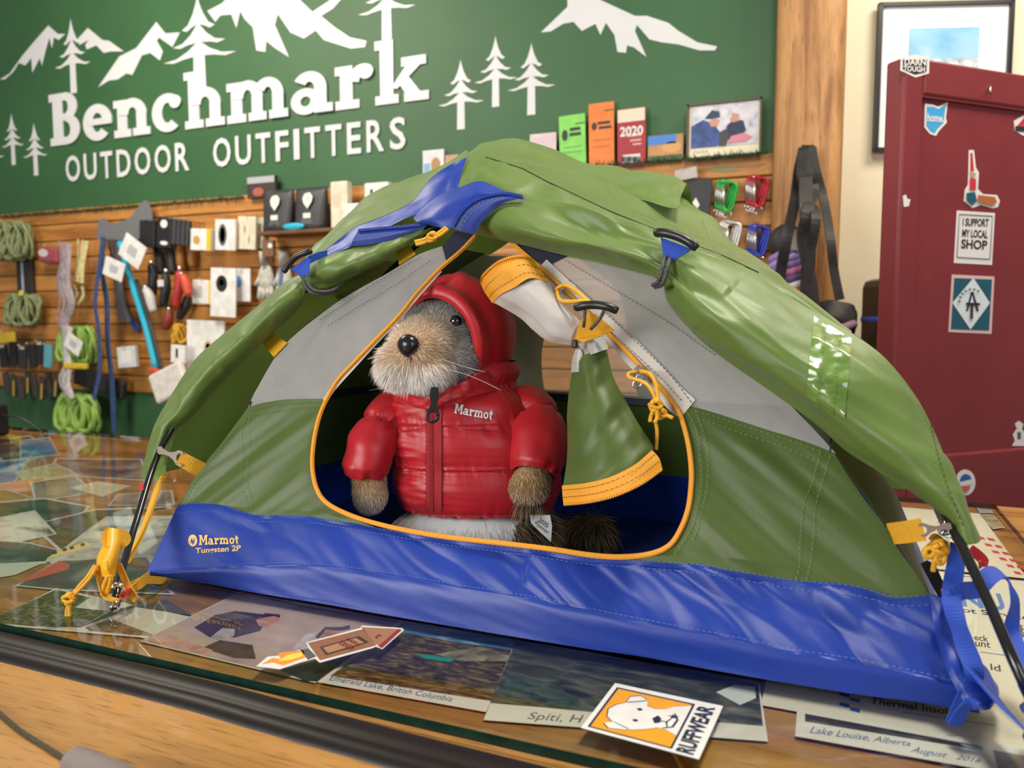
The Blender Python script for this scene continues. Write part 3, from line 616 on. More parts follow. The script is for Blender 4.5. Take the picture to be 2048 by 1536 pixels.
# green lower panels
gobj('wall_panel', loft(rows([(496,815),(520,807),(560,800),(610,797),(654,797)], [(444,885),(500,880),(560,878),(632,880)], [(397,942),(470,940),(550,940),(625,937)], [(364,998),(450,990),(550,985),(634,979)], [(357,1009),(440,1006),(560,1008),(690,1029)], [(356,1012),(419,1006),(500,1031),(637,1037),(765,1060)]), 70, 60), m_bgr, tent, gdisp(.0048, 38, 4, 34))
gobj('wall_panel', loft(rows([(1355,808),(1389,814),(1439,827),(1500,847),(1565,867),(1630,890),(1667,905)], [(1379,902),(1500,915),(1620,935),(1697,952)], [(1383,946),(1500,960),(1620,978),(1728,997)], [(1381,986),(1500,1005),(1640,1025),(1767,1049)], [(1363,1051),(1500,1060),(1660,1080),(1795,1095)], [(1330,1100),(1480,1110),(1660,1130),(1827,1140)], [(1180,1118),(1280,1122),(1400,1132),(1500,1148),(1600,1163),(1712,1174),(1787,1196),(1860,1190)]), 90, 80), m_bgr, tent, gdisp(.0065, -36, 4, 32, 3.))
# blue tub front: top hem, fold seam, then tucks under to the counter
tub_top = [(356,1010),(419,1003),(462,1014),(500,1028),(578,1030),(637,1034),(700,1045),(760,1056),(900,1079),(1000,1091),(1100,1104),(1180,1115),(1280,1119),(1400,1128),(1500,1144),(1600,1160),(1712,1170),(1787,1191),(1859,1187),(1902,1206)]
tub_seam = [(292,1147),(390,1140),(500,1134),(623,1133),(775,1150),(927,1177),(1060,1198),(1282,1245),(1453,1279),(1600,1309),(1712,1327),(1825,1350),(1950,1382)]
tub_bot = [(295,1158),(413,1167),(508,1189),(661,1213),(756,1234),(851,1251),(1060,1284),(1282,1313),(1521,1361),(1640,1378),(1730,1391),(1841,1405),(1960,1427)]
def pxl(pts, n): return [(p.x, p.y) for p in cr([V((x, y, 0)) for x, y in pts], n)]
T, S, B = pxl(tub_top, 40), pxl(tub_seam, 40), pxl(tub_bot, 40)
def mixpx(a, b, t): return [((1-t)*p[0]+t*q[0], (1-t)*p[1]+t*q[1]) for p, q in zip(a, b)]
def tubdisp(p, u, v):
    a = math.radians(-30 if u > .45 else -22); s = p.x*math.cos(a)+p.z*math.sin(a); t = -p.x*math.sin(a)+p.z*math.cos(a)
    e = min(1, min(u, 1-u)*14)*min(1, v*7)*min(1, (1-v)*9)
    g = .4+1.1*max(0, u-.25)
    return e*((noise.noise(V((s*4.5, t*30, 2.2)))*.0085+crease(V((s, 0, t)), 5, 1, 24, 9.)*.0048+crease(V((s, 0, t)), 11, 1, 50, 19.)*.0022+noise.noise(V((s*16, t*60, 7.)))*.0022+noise.noise(V((p.x*110, p.z*30, 3.)))*.0012*math.exp(-min(v, abs(v-.13), 1-v)*30))*g)
def r3(px, off): return [PF(x, y, off) for x, y in px]
G = loft([r3(T, 0), r3(mixpx(T, S, .12), -.004), r3(mixpx(T, S, .5), -.008), r3(mixpx(T, S, .9), -.011), r3(S, -.012)], 220, 46, True)
TUBO = gobj('tub_front', G, m_blue, tent, tubdisp)
def foldrow(t, off): return [V((q.x, q.y, max(q.z, .0015))) for q in r3(mixpx(S, B, t), off)]
gobj('tub_fold', loft([r3(S, -.012), foldrow(.25, -.011), foldrow(.6, -.006), foldrow(1, .0)], 160, 16, True), m_blue, tent, gdisp(.0022, -12, 6, 40, 8.))
for nm, off_t in (('hem_stitching', .13), ('hem_stitching', .32 if False else .015), ('hem_stitching', .94)):
    stitch(nm, [PF(x, y, -.0016-.0125*min(1, off_t*1.4)) for x, y in mixpx(T, S, off_t)], m_thread_l)
# tub sides, back, floor and the rear wall (mirror of the front)
Lp = [PF(*p) for p in LEFT]; Rp = [PF(*p) for p in RIGHT]; Lp[0].z = Rp[0].z = .002
fl_ = [[Lp[0].lerp(Rp[0], i/30).lerp(mir(Lp[0]).lerp(mir(Rp[0]), i/30), j/16) for i in range(31)] for j in range(17)]
gobj('tent_floor', fl_, m_blue, tent, lambda p, u, v: .0022+.0022*noise.noise(V((p.x*18, p.y*22, 0))))
def panel(name, i0, i1, m, rear=True):
    gobj(name, loft([[mir(Lp[i]).lerp(mir(Rp[i]), k/24) for k in range(25)] for i in range(i0, i1+1)], 40, 14, True), m, tent, gdisp(.003, 0, 8, 30, i0))
panel('rear_tub', 0, 1, m_blue); panel('rear_wall_panel', 1, 3, m_bgr); panel('rear_mesh', 3, 7, m_mesh)
gobj('fly_back', loft([[mir(Lp[i]).lerp(mir(Rp[i]), f)+V((-.02*(1-f), .03, 0)) for f in (0, .12, .24, .36, (.50, .47, .44, .42, .42, .44, .5, .6)[i])] for i in range(1, 8)], 30, 24, True), m_flyd, tent, gdisp(.004, 60, 8, 24, 3.))
gobj('fly_back', loft([[mir(Lp[i]).lerp(mir(Rp[i]), f)+V((.02*f, .03, 0)) for f in ((.66, .64, .62, .60, .60, .62, .66, .7)[i], .75, .85, .93, 1)] for i in range(1, 8)], 30, 24, True), m_flyd, tent, gdisp(.004, -60, 8, 24, 3.))
ribbon('rear_seam_tape', [mir(Lp[3]).lerp(mir(Rp[3]), k/8)+V((0, -.004, .004)) for k in range(9)], .014, m_dark, tent, 20, V((0, .4, 1)))
for E in (Lp, Rp):
    sx = -1 if E is Lp else 1
    def endw(name, i0, i1, m, E=E): gobj(name, loft([[E[i].lerp(mir(E[i]), k/8) for k in range(9)] for i in range(i0, i1+1)], 22, 14, True), m, tent, gdisp(.003, 0, 10, 30, 2.))
    endw('end_tub', 0, 1, m_blue); endw('end_wall_panel', 1, 3, m_bgr); endw('end_mesh' if E is Rp else 'end_upper_panel', 3, 7, m_mesh if E is Rp else m_bgr)
    ribbon('end_seam_tape', [E[3].lerp(mir(E[3]), k/6)+V((-sx*.003, 0, .002)) for k in range(7)], .012, m_dark, tent, 16, V((0, 0, 1)))
# mesh panels
gobj('mesh_panel', loft(rows([(496,815),(560,800),(652,797)], [(514,777),(590,770),(674,763)], [(569,690),(655,690),(745,687)], [(657,617),(725,625),(798,632)], [(716,579),(775,585),(833,588)], [(774,547),(818,553),(860,560)], [(833,511),(860,522),(884,534)], [(884,492),(888,505),(893,526)]), 40, 60), m_mesh, tent, gdisp(.0018, 35, 6, 40))
gobj('mesh_panel', loft(rows([(1072,492),(1120,495),(1190,500)], [(1115,560),(1190,550),(1290,540)], [(1185,640),(1270,630),(1370,610)], [(1245,700),(1330,695),(1450,690)], [(1300,755),(1400,770),(1540,770)], [(1338,792),(1460,815),(1610,840)], [(1358,812),(1389,814),(1500,848),(1630,891),(1672,907)]), 60, 60), m_mesh, tent, gdisp(.0018, -35, 6, 40, 2.))
mesh('corner_patch', [PF(x, y, -.001) for x, y in [(953,470),(921,503),(893,526),(886,491),(910,462)]], [(0,1,2,3,4)], m_dark, tent)
mesh('corner_patch', [PF(x, y, -.0015) for x, y in [(1022,478),(1065,520),(1095,532),(1136,512),(1120,480)]], [(0,1,2,3,4)], m_dark, tent)
# seam bands and stitching on the front wall
m_trim = mat('white_trim', (.74, .68, .60), .6, var=.08, vscale=40, transl=.2)
ribbon('zip_facing', [PF(x, y, -.0016) for x, y in [(1083,530),(1135,580),(1200,640),(1260,700),(1310,752),(1350,797),(1376,818)]], [.018, .020, .022, .026, .026, .024], m_trim, tent, 50, V((.8, .1, .45)), .0008)
ribbon('zip_facing', [PF(x, y, -.0016) for x, y in [(650,802),(668,775),(704,735),(745,690),(798,634),(835,590),(880,540)]], .007, m_trim, tent, 40, V((-.8, 0, .5)), .0008)
for pts, m in [([(500,820),(560,808),(645,803)], m_thread_g), ([(503,832),(560,820),(640,812)], m_thread_g), ([(490,835),(478,880),(482,930),(480,980),(490,1015)], m_thread_g), ([(498,835),(492,880),(495,930),(492,980),(500,1018)], m_thread_g), ([(476,855),(440,900),(400,955),(372,1000)], m_thread_d),
               ([(1392,822),(1440,836),(1500,856),(1565,876),(1640,902)], m_thread_y), ([(1394,836),(1440,851),(1500,872),(1565,893),(1640,925)], m_thread_y), ([(1640,905),(1625,960),(1606,1015),(1600,1080),(1598,1130),(1592,1158)], m_thread_y), ([(1660,912),(1645,960),(1632,1010),(1625,1080),(1620,1130),(1612,1160)], m_thread_y),
               ([(1372,820),(1392,860),(1400,920),(1402,960),(1396,1010),(1380,1060),(1350,1105)], m_thread_y), ([(1390,820),(1408,870),(1415,930),(1412,980),(1400,1040),(1385,1080)], m_thread_y), ([(1140,560),(1210,625),(1280,690),(1340,750),(1388,812)], m_thread_d), ([(1112,560),(1180,626),(1250,690),(1320,755),(1362,800)], m_thread_d), ([(1130,520),(1230,580),(1330,640),(1430,710)], m_thread_d), ([(1672,915),(1700,965),(1732,1010),(1770,1062),(1800,1110)], m_thread_d),
               ([(640,640),(700,600),(760,560),(840,515)], m_thread_d), ([(655,652),(720,612),(790,570),(860,522)], m_thread_d)]:
    stitch('seam_stitching', [PF(x, y, -.0042) for x, y in pts], m)
# door zip: tape and teeth as separate parts
zipL = [(953,470),(921,503),(880,538),(833,588),(798,632),(745,687),(704,730),(674,763),(650,806),(636,843),(627,890),(625,937),(634,979),(655,1007),(702,1031),(760,1049),(830,1064),(900,1075),(1000,1086),(1100,1098),(1180,1110),(1240,1114),(1300,1108),(1340,1090),(1363,1055),(1376,1019),(1381,986),(1383,946),(1379,902),(1371,863),(1360,829),(1347,808),(1327,782),(1290,742),(1240,690),(1190,640),(1140,590),(1100,552),(1065,522),(1018,480)]
ZP = cr([PF(x, y, -.003) for x, y in zipL], 520)
ctr = PF(1000, 800, -.003)
ribbon('zip_tape', ZP, .0052, m_zip, tent, 300, [(ctr-p) for p in ZP[::20]], .0010)
b = MB()
for i in range(1, len(ZP)-1):
    t_ = (ZP[i+1]-ZP[i-1]).normalized(); n_ = V((0, -1, KL)).normalized(); s_ = t_.cross(n_).normalized(); R_ = Matrix((t_, s_, n_)).transposed()
    b.box(ZP[i]+n_*.0014, .0024, .0034, .0020, R_)
o = b.build('zip_teeth', m_zip, tent); tag(o, kind='stuff')
# printed logo on the tub
bvh = BVHTree.FromPolygons([v.co for v in TUBO.data.vertices], [tuple(p.vertices) for p in TUBO.data.polygons])
def hit(bv, x, y, lift=.0006):
    d = ray(x, y); h = bv.ray_cast(C0, d)
    return (h[0]-d.normalized()*lift) if h[0] else None
def hitor(bv, lift, fb): return lambda x, y: (hit(bv, x, y, lift) or fb(x, y))
tubpt = hitor(bvh, .0007, lambda x, y: PF(x, y, -.01))
m_logo = mat('logo_yellow', (.85, .55, .16), .5)
def slabq(name, s, q, fnc, m, parent, lift=None):
    b = MB()
    for g in slabtext(s):
        for i, p in enumerate(g):
            vs = [fnc(*bil(q, u, v).to_2d()) for u, v in p]; b.add([w_-ray(1000, 900).normalized()*(.00004*i) for w_ in vs], [tuple(range(len(vs)))])
    return b.build(name, m, parent)
slabq('brand_lettering', 'Marmot', [(398,1090),(478,1087),(477,1070),(398,1070)], tubpt, m_logo, tent)
textq('model_lettering', 'Tungsten 2P', [(391,1110),(481,1105),(482,1090),(391,1096)], tubpt, m_logo, tent, .02)
mesh('brand_disc', [tubpt(385.5+9*math.cos(a*.3142), 1081+12*math.sin(a*.3142)) for a in range(20)], [tuple(range(20))], m_logo, tent)
mesh('brand_peak', [tubpt(x, y)-ray(385, 1080).normalized()*.0004 for x, y in [(380,1088),(383,1076),(386,1083),(390,1074),(388,1086),(385,1090),(384,1083)]], [(0,1,2,6),(2,3,4),(2,4,5,6)], m_blue, tent)
# ------------------------------------------------------------------ rain fly
def flydisp(amp, seed, sl=7, st=26, ang=-32):
    a = math.radians(ang)
    def d(p, u, v):
        s = p.x*math.cos(a)+p.z*math.sin(a); t = -p.x*math.sin(a)+p.z*math.cos(a)
        e = min(1, min(u, 1-u)*10)*min(1, min(v, 1-v)*10)
        return e*amp*(noise.noise(V((s*sl, t*st, p.y*6+seed)))+.5*noise.noise(V((s*sl*2.4, t*st*2.1, seed+3))))
    return d
# rolled right front: stations along the roll (low edge, belly, upper edge)
ST = [((950,467,-.012),(958,449,-.030),(968,430,-.034),(997,409,-.020)), ((985,477,-.010),(995,450,-.040),(1010,425,-.040),(1030,400,-.020)), ((1040,489,-.010),(1046,460,-.048),(1060,430,-.036),(1085,400,-.015)),
      ((1122,509,-.008),(1126,478,-.050),(1140,450,-.026),(1140,408,-.030)), ((1187,522,-.008),(1190,492,-.050),(1200,470,-.026),(1202,428,-.030)), ((1252,538,-.008),(1252,508,-.046),(1258,488,-.028),(1258,462,-.020)),
      ((1306,552,-.006),(1308,530,-.034),(1314,508,-.030),(1326,488,-.012)), ((1326,566,-.006),(1332,545,-.034),(1342,522,-.030),(1362,497,-.010)), ((1336,606,-.010),(1366,585,-.050),(1390,552,-.044),(1420,512,-.008)),
      ((1386,666,-.010),(1415,630,-.055),(1452,590,-.042),(1498,540,-.004)), ((1440,712,-.008),(1480,665,-.055),(1525,622,-.040),(1562,582,.0)), ((1530,775,-.004),(1560,725,-.050),(1596,675,-.040),(1622,620,.0)),
      ((1630,847,-.002),(1650,790,-.046),(1676,730,-.040),(1702,666,.0)), ((1690,900,-.002),(1712,840,-.040),(1740,770,-.036),(1768,714,.0)), ((1760,945,-.004),(1785,890,-.038),(1812,830,-.030),(1830,790,.0)),
      ((1825,986,-.008),(1842,945,-.034),(1858,900,-.026),(1871,868,.0)), ((1880,1026,-.014),(1892,995,-.032),(1898,965,-.024),(1905,955,.0)), ((1912,1052,-.016),(1922,1035,-.030),(1928,1030,-.020),(1932,1035,.0)), ((1928,1085,-.016),(1938,1088,-.024),(1946,1085,-.018),(1954,1080,-.004))]
def strip(name, ST, nu, nv, m, disp):
    rws = [[PF(*s[k]) for s in ST] for k in range(len(ST[0]))]
    return gobj(name, loft(rws, nu, nv, True), m, tent, disp)
FLYR = strip('fly_roll', ST, 300, 48, m_fly, lambda p, u, v: flydisp(.0050, 1., 6, 34)(p, u, v)+crease2(p, -24, 3.0, 24, 4.)*.0060*min(1, min(v, 1-v)*6)*(1 if u < .5 else .6)+crease2(p, -40, 6, 40, 14.)*.0024*min(1, min(v, 1-v)*6)+.006*math.exp(-((u-.37)/.07)**2)*math.sin(v*22+3*noise.noise(p*9))*min(1, min(v, 1-v)*6))
# underside of the roll: closes the tube behind
strip('fly_roll_lining', [((s[0]), (s[0][0]+(s[3][0]-s[0][0])*.35, s[0][1]+(s[3][1]-s[0][1])*.35, .012), (s[3][0], s[3][1]+3, .006)) for s in ST], 120, 10, m_flyd, None)
# top panel between roll, ridge seam and the skyline, then down the back
TP = [((914,376,-.012),(914,350,.0),(937,313,.03),(940,305,.06),(979,293,.10)), ((962,366,-.012),(955,345,.0),(972,313,.03),(985,303,.07),(1020,289,.12)), ((1009,386,-.014),(1000,355,-.004),(1010,325,.03),(1040,308,.08),(1056,292,.13)),
      ((1060,402,-.012),(1050,375,.0),(1045,336,.03),(1075,322,.09),(1097,303,.15)), ((1120,410,-.004),(1105,390,.008),(1090,360,.03),(1125,340,.10),(1140,318,.17)), ((1190,432,-.002),(1170,412,.01),(1150,388,.03),(1180,362,.11),(1190,336,.19)),
      ((1255,466,.0),(1240,446,.01),(1222,422,.03),(1245,390,.12),(1250,342,.22)), ((1318,490,.0),(1310,475,.01),(1300,453,.03),(1320,420,.12),(1345,365,.22)), ((1380,505,.0),(1380,497,.01),(1376,484,.03),(1388,455,.12),(1400,424,.22)),
      ((1440,528,.0),(1442,520,.01),(1445,510,.03),(1450,490,.11),(1453,474,.20)), ((1510,558,.0),(1513,552,.01),(1517,544,.03),(1520,535,.10),(1522,528,.17)), ((1562,586,.002),(1566,584,.01),(1570,582,.03),(1572,579,.08),(1574,576,.13)), ((1622,622,.004),(1624,621,.01),(1626,620,.03),(1628,619,.06),(1630,618,.09)), ((1702,668,.004),(1703,668,.01),(1703,668,.02),(1703,668,.04),(1703,668,.06))]
rws = [[PF(*s[k]) for s in TP] for k in range(5)]
back1 = [p+V((.0, .10, -.045)) for p in rws[4]]; back2 = [V((p.x, p.y+.16, p.z-.085)) for p in rws[4]]
FLYT = gobj('fly_top', loft(rws+[back1, back2], 180, 76, True), m_fly, tent, lambda p, u, v: (flydisp(.0060, 6., 7, 30)(p, u, v)+crease2(p, -20, 5, 20, 2.)*.0050*min(1, min(v, 1-v)*6)+crease2(p, 50, 9, 14, 7.)*.0022*min(1, min(v, 1-v)*6)))
# right end wall of the fly
RE = [PF(*s[3]) for s in ST[12:]]
gobj('fly_end', loft([RE]+[[p.lerp(V((p.x, 2*YM-p.y+.06, p.z)), k/3)+V((0, 0, -.008*math.sin(k/3*math.pi))) for p in RE] for k in (1, 2, 3)], 40, 20, True), m_flyd, tent, flydisp(.003, 9., 10, 10, 0))
# left front roll and cinch
SL = [((852,449,-.008),(848,458,-.020),(843,468,-.022),(838,478,-.008)), ((804,471,-.006),(804,480,-.026),(802,490,-.026),(798,500,-.006)), ((745,489,-.006),(752,500,-.030),(760,512,-.028),(764,524,-.004)), ((690,497,-.006),(694,515,-.032),(700,535,-.030),(702,556,-.002)),
      ((645,506,-.006),(648,528,-.032),(655,552,-.028),(657,574,-.002)), ((616,528,-.004),(618,545,-.024),(622,560,-.022),(624,576,-.004)), ((603,546,-.004),(606,556,-.020),(609,566,-.020),(612,580,-.004)), ((580,558,-.004),(590,575,-.030),(600,592,-.028),(608,600,-.004)),
      ((556,575,-.002),(568,595,-.036),(578,615,-.030),(586,630,-.002)), ((514,613,.0),(524,632,-.038),(534,650,-.030),(545,667,-.002)), ((444,670,.0),(458,690,-.036),(474,708,-.028),(490,720,-.002)), ((388,721,.0),(404,742,-.034),(422,760,-.026),(440,770,-.004)),
      ((341,792,.0),(357,806,-.030),(376,818,-.022),(396,822,-.004)), ((308,852,.0),(322,860,-.026),(338,866,-.018),(354,868,-.006)), ((290,915,.0),(302,920,-.020),(316,924,-.014),(334,926,-.006)), ((280,955,.0),(292,960,-.014),(308,964,-.010),(332,962,-.006))]
FLYL = strip('fly_roll', SL, 170, 26, m_fly, lambda p, u, v: flydisp(.0042, 2., 12, 40, 40)(p, u, v)+crease(p, 22, 22, 22, 1.)*.0022*min(1, min(v, 1-v)*5))
# upper left panel, from gusset edge over the skyline and down the back
UL = [((600,548,.0),(604,540,.03),(608,532,.06)), ((640,510,-.002),(636,504,.04),(630,500,.08)), ((681,476,-.002),(672,466,.05),(660,477,.09)), ((713,453,-.002),(703,436,.05),(690,440,.09)), ((774,429,-.002),(758,404,.05),(750,389,.10)), ((827,400,-.002),(820,378,.05),(815,363,.10)), ((862,356,.0),(855,356,.05),(848,354,.10)), ((903,328,.004),(896,330,.05),(890,337,.10)), ((937,313,.03),(938,308,.06),(938,305,.10))]
rws = [[PF(*s[k]) for s in UL] for k in range(3)]
b1 = [p+V((.01, .07, -.05)) for p in rws[2]]; b2 = [V((p.x+.01, p.y+.13, max(.06, p.z-.12))) for p in rws[2]]
gobj('fly_upper', loft(rws+[b1, b2], 90, 50, True), m_fly, tent, flydisp(.0035, 12., 14, 30, 35))
LE = [PF(*s[0]) for s in SL[4:]]
gobj('fly_end', loft([LE]+[[p.lerp(V((p.x+.01, 2*YM-p.y+.05, p.z)), k/3) for p in LE] for k in (1, 2, 3)], 60, 24, True), m_flyd, tent, flydisp(.004, 15., 10, 12, 0))
# blue gusset, hood flap and the fly zip
gobj('blue_gusset', loft(rows([(640,511,-.002),(681,477,-.002),(713,454,-.002),(774,430,-.002),(827,401,-.002),(862,357,-.001),(903,329,.002),(934,314,.02)], [(645,512,-.010),(690,488,-.010),(725,465,-.012),(790,440,-.014),(840,412,-.016),(872,378,-.012),(905,350,-.006),(925,340,.0)], [(652,512,-.012),(700,494,-.012),(745,470,-.014),(800,442,-.022),(850,420,-.022),(880,395,-.018),(905,380,-.014),(916,374,-.012)]), 80, 20), m_blue2, tent, flydisp(.003, 21., 16, 30, 30))
gobj('hood_flap', loft(rows([(826,436,-.022),(850,412,-.030),(880,390,-.034),(920,374,-.034),(962,362,-.034),(1009,382,-.034),(1050,396,-.030)], [(830,441,-.034),(860,424,-.048),(895,404,-.052),(930,392,-.052),(965,384,-.050),(1005,387,-.042),(1048,396,-.034)], [(838,445,-.040),(862,440,-.052),(890,430,-.056),(925,415,-.056),(960,398,-.050),(1000,390,-.042),(1046,395,-.036)], [(856,449,-.040),(875,454,-.050),(905,456,-.052),(928,424,-.052),(962,399,-.048),(1002,389,-.042),(1046,394,-.036)]), 80, 24), m_blue2, tent, flydisp(.0028, 24., 14, 30, 20))
zf = [PF(x, y, o_) for x, y, o_ in [(906,457,-.056),(916,438,-.058),(930,420,-.058),(948,405,-.056),(968,396,-.052),(1009,388,-.046),(1048,395,-.038)]]
gobj('zip_tape', loft(rows([(906,457,-.055),(930,421,-.057),(965,397,-.051),(1009,389,-.045),(1050,395,-.037)], [(928,463,-.054),(950,430,-.058),(985,404,-.052),(1020,395,-.045),(1050,397,-.037)], [(950,469,-.046),(965,442,-.050),(996,412,-.046),(1028,400,-.042),(1050,398,-.037)]), 50, 10), m_dblue, tent)
def coil(name, pts, m, step=.0026, r=.0018):
    n = max(6, int(sum((V(b)-V(a)).length for a, b in zip(pts, pts[1:]))/step)); q = cr(pts, n); b = MB()
    for i in range(1, n-1):
        t_ = (q[i+1]-q[i-1]).normalized(); n_ = V((0, -1, KL)).normalized(); s_ = t_.cross(n_).normalized()
        b.box(q[i]+n_*.001, step*.72, r*2.2, r*1.4, Matrix((t_, s_, n_)).transposed())
    return b.build(name, m, tent)
coil('zip_teeth', zf, m_blue2)
gobj('zip_tape', loft(rows([(716,462,-.014),(760,458,-.020),(810,454,-.026),(856,449,-.034)], [(706,478,-.018),(760,472,-.026),(810,464,-.030),(852,453,-.034)], [(702,492,-.014),(750,487,-.022),(805,472,-.026),(846,457,-.032)]), 40, 8), m_dblue, tent)
coil('zip_teeth', [PF(x, y, o_) for x, y, o_ in [(716,462,-.016),(760,458,-.022),(810,454,-.028),(856,449,-.036)]], m_blue2)
stitch('zip_stitching', [PF(x, y, -.031) for x, y in [(706,481),(760,474),(810,463)]], m_thread_y)
for d in (4, 9): stitch('zip_stitching', [PF(x+d, y+d*.6, -.060) for x, y in [(910,456),(930,424),(962,401),(1000,392)]], m_thread_y)
# fly seams
m_tape = mat('seam_tape_gloss', (.13, .24, .04), .22, coat=.6, var=.1, vscale=40)
FB = BVHTree.FromPolygons([v.co for v in FLYR.data.vertices], [tuple(p.vertices) for p in FLYR.data.polygons]); FT = BVHTree.FromPolygons([v.co for v in FLYT.data.vertices], [tuple(p.vertices) for p in FLYT.data.polygons]); FL = BVHTree.FromPolygons([v.co for v in FLYL.data.vertices], [tuple(p.vertices) for p in FLYL.data.polygons])
def proj(bv, pts, lift=.0008): return [h for h in (hit(bv, x, y, lift) for x, y in pts) if h]
def projgrid(name, bv, q, nu, nv, m, parent, lift=.0008, disp=None):
    G = []; last = None
    for j in range(nv):
        r = []
        for i in range(nu):
            p = bil(q, i/(nu-1), j/(nv-1)); h = hit(bv, p.x, p.y, lift)
            if h is None: h = last or PF(p.x, p.y, -.03)
            last = h; r.append(h)
        G.append(r)
    return gobj(name, G, m, parent, disp)
projgrid('seam_tape', FB, [(1612,792),(1690,835),(1703,676),(1628,632)], 16, 40, m_tape, tent, .0012, lambda p, u, v: .0014*noise.noise(V((p.x*90, p.y*30, p.z*190))))
def pxlerp(a, b, n): return [(a[0]+(b[0]-a[0])*i/(n-1), a[1]+(b[1]-a[1])*i/(n-1)) for i in range(n)]
for a, c in [((1652,650),(1636,815)), ((1682,666),(1664,830)), ((1648,650),(1632,812))]:
    pts = proj(FB, pxlerp(a, c, 14), .003)
    if len(pts) > 3: stitch('seam_stitching', pts, m_thread_y)
def seam(bv, pts, m, lift=.001):
    q = proj(bv, pxl(pts, 24), lift)
    if len(q) > 3: stitch('seam_stitching', q, m)
    return q
sm = [(972,314),(1010,326),(1045,337),(1090,361),(1150,389),(1222,423),(1300,454),(1376,485),(1445,511),(1517,545)]
q = seam(FT, sm, m_thread_d)
if len(q) > 3: tube('ridge_piping', q, .0008, m_thread_d, tent, 6)
for dx, dy in [(6, -7), (12, -15)]: seam(FT, [(x+dx, y+dy) for x, y in sm], m_thread_y)
for pts in ([(1022,292),(1030,312),(1050,338)], [(1028,291),(1040,312),(1062,340)], [(1222,350),(1232,380),(1250,405)], [(1205,350),(1215,378),(1235,405)], [(925,322),(917,345),(915,372)], [(942,318),(936,345),(938,370)], [(1404,440),(1412,460),(1420,480)]): seam(FT, pts, m_thread_y)
seam(FB, [(1862,850),(1872,895),(1888,950),(1905,1000),(1925,1050)], m_thread_d); seam(FB, [(1850,845),(1862,900),(1878,950),(1896,1000),(1915,1045)], m_thread_y)
# vent hood on top
gobj('vent_hood', loft([[PF(1215,352,.18), PF(1218,372,.14), PF(1225,392,.11)], [PF(1265,341,.19), PF(1270,366,.13), PF(1285,400,.10)], [PF(1318,347,.19), PF(1322,372,.12), PF(1332,414,.09)], [PF(1352,354,.18), PF(1352,380,.12), PF(1358,417,.085)], [PF(1373,368,.17), PF(1362,392,.13), PF(1361,416,.085)]], 24, 36, True), m_fly, tent, flydisp(.004, 31., 16, 30, 10))
gobj('vent_inner', loft([[PF(1373,368,.17), PF(1350,385,.19), PF(1340,412,.16)], [PF(1380,382,.185), PF(1366,396,.20), PF(1356,418,.17)], [PF(1388,424,.19), PF(1378,428,.19), PF(1366,430,.17)]], 8, 8, True), m_fly, tent)
stitch('vent_stitching', [PF(1312,350,.168), PF(1300,372,.118), PF(1288,400,.092)], m_thread_y)
# ------------------------------------------------------------------ poles, feet, clips, straps
FLp, FRp = onz(228, 1226, 0), onz(2104, 1492, 0)
def mid(x, y, o_): return PF(x, y, o_)
polepaths = [[FLp+V((0, 0, .004)), mid(238, 1165, -.10), mid(272, 1045, -.058), mid(330, 880, -.018), mid(440, 730, -.004), mid(640, 560, .03), mid(860, 450, .075), V((-.40, YM+.02, .455)), mir(mid(1400, 560, .02)), mir(mid(1760, 800, -.006)), mir(FRp)+V((0, 0, .004))],
             [FRp+V((0, 0, .004)), mid(2040, 1350, -.065), mid(1975, 1200, -.045), mid(1908, 1060, -.024), mid(1850, 940, -.008), mid(1700, 740, .004), mid(1400, 540, .02), V((-.38, YM+.02, .462)), mir(mid(880, 430, .03)), mir(mid(440, 730, -.004)), mir(FLp)+V((0, 0, .004))]]
for p in polepaths: tube('tent_pole', p, .0042, m_pole, tent, 10, 120)
def ferrule(p0, p1):
    ax = (p1-p0).normalized(); b = MB(); b.add(*tubegeo([p0+ax*d for d in (0, .001, .024)], [.0046, .0054, .0054], 14)); b.add(*tubegeo([p0+ax*d for d in (.029, .045, .046)], [.0056, .0056, .0044], 14))
    b.add(*tubegeo([p0+ax*d for d in (.024, .0245, .0285, .029)], [.0054, .011, .011, .0056], 18)); return b.build('pole_ferrule', m_chrome, tent, True)
for pth in polepaths:
    q = cr(pth, 120); ferrule(q[0], q[6]); ferrule(q[-1], q[-7])
def clip(name, pa, pb, wdir):
    """forked steel tab from the pole pa to the webbing end pb"""
    u = (pb-pa); L = u.length; u.normalize(); s = V(wdir)-u*V(wdir).dot(u); s.normalize(); n = u.cross(s)
    sh = [(-.08,.16),(.05,.24),(.2,.14),(.45,.11),(.66,.22),(.84,.42),(1.0,.44),(1.08,.30),(.98,.26),(.88,.26),(.80,.12),(.80,-.12),(.88,-.26),(.98,-.26),(1.08,-.30),(1.0,-.44),(.84,-.42),(.66,-.22),(.45,-.11),(.2,-.14),(.05,-.24),(-.08,-.16)]
    b = MB(); b.add(*prismgeo([pa+u*(L*a)+s*(L*c*.62) for a, c in sh], n, .0014)); return b.build(name, m_metal, tent)
clip('pole_clip', PF(318, 900, -.030), PF(362, 918, -.026), V((-.1, 0, 1)))
ribbon('clip_strap', [PF(358, 916, -.026), PF(382, 929, -.014), PF(404, 941, .002)], .020, m_yel, tent, 10, V((.35, 0, .95)))
clip('pole_clip', PF(1898, 1052, -.036), PF(1842, 1060, -.032), V((.1, 0, 1)))
ribbon('clip_strap', [PF(1846, 1059, -.032), PF(1812, 1064, -.016), PF(1778, 1068, .003)], .019, m_yel, tent, 10, V((0, 0, 1)))
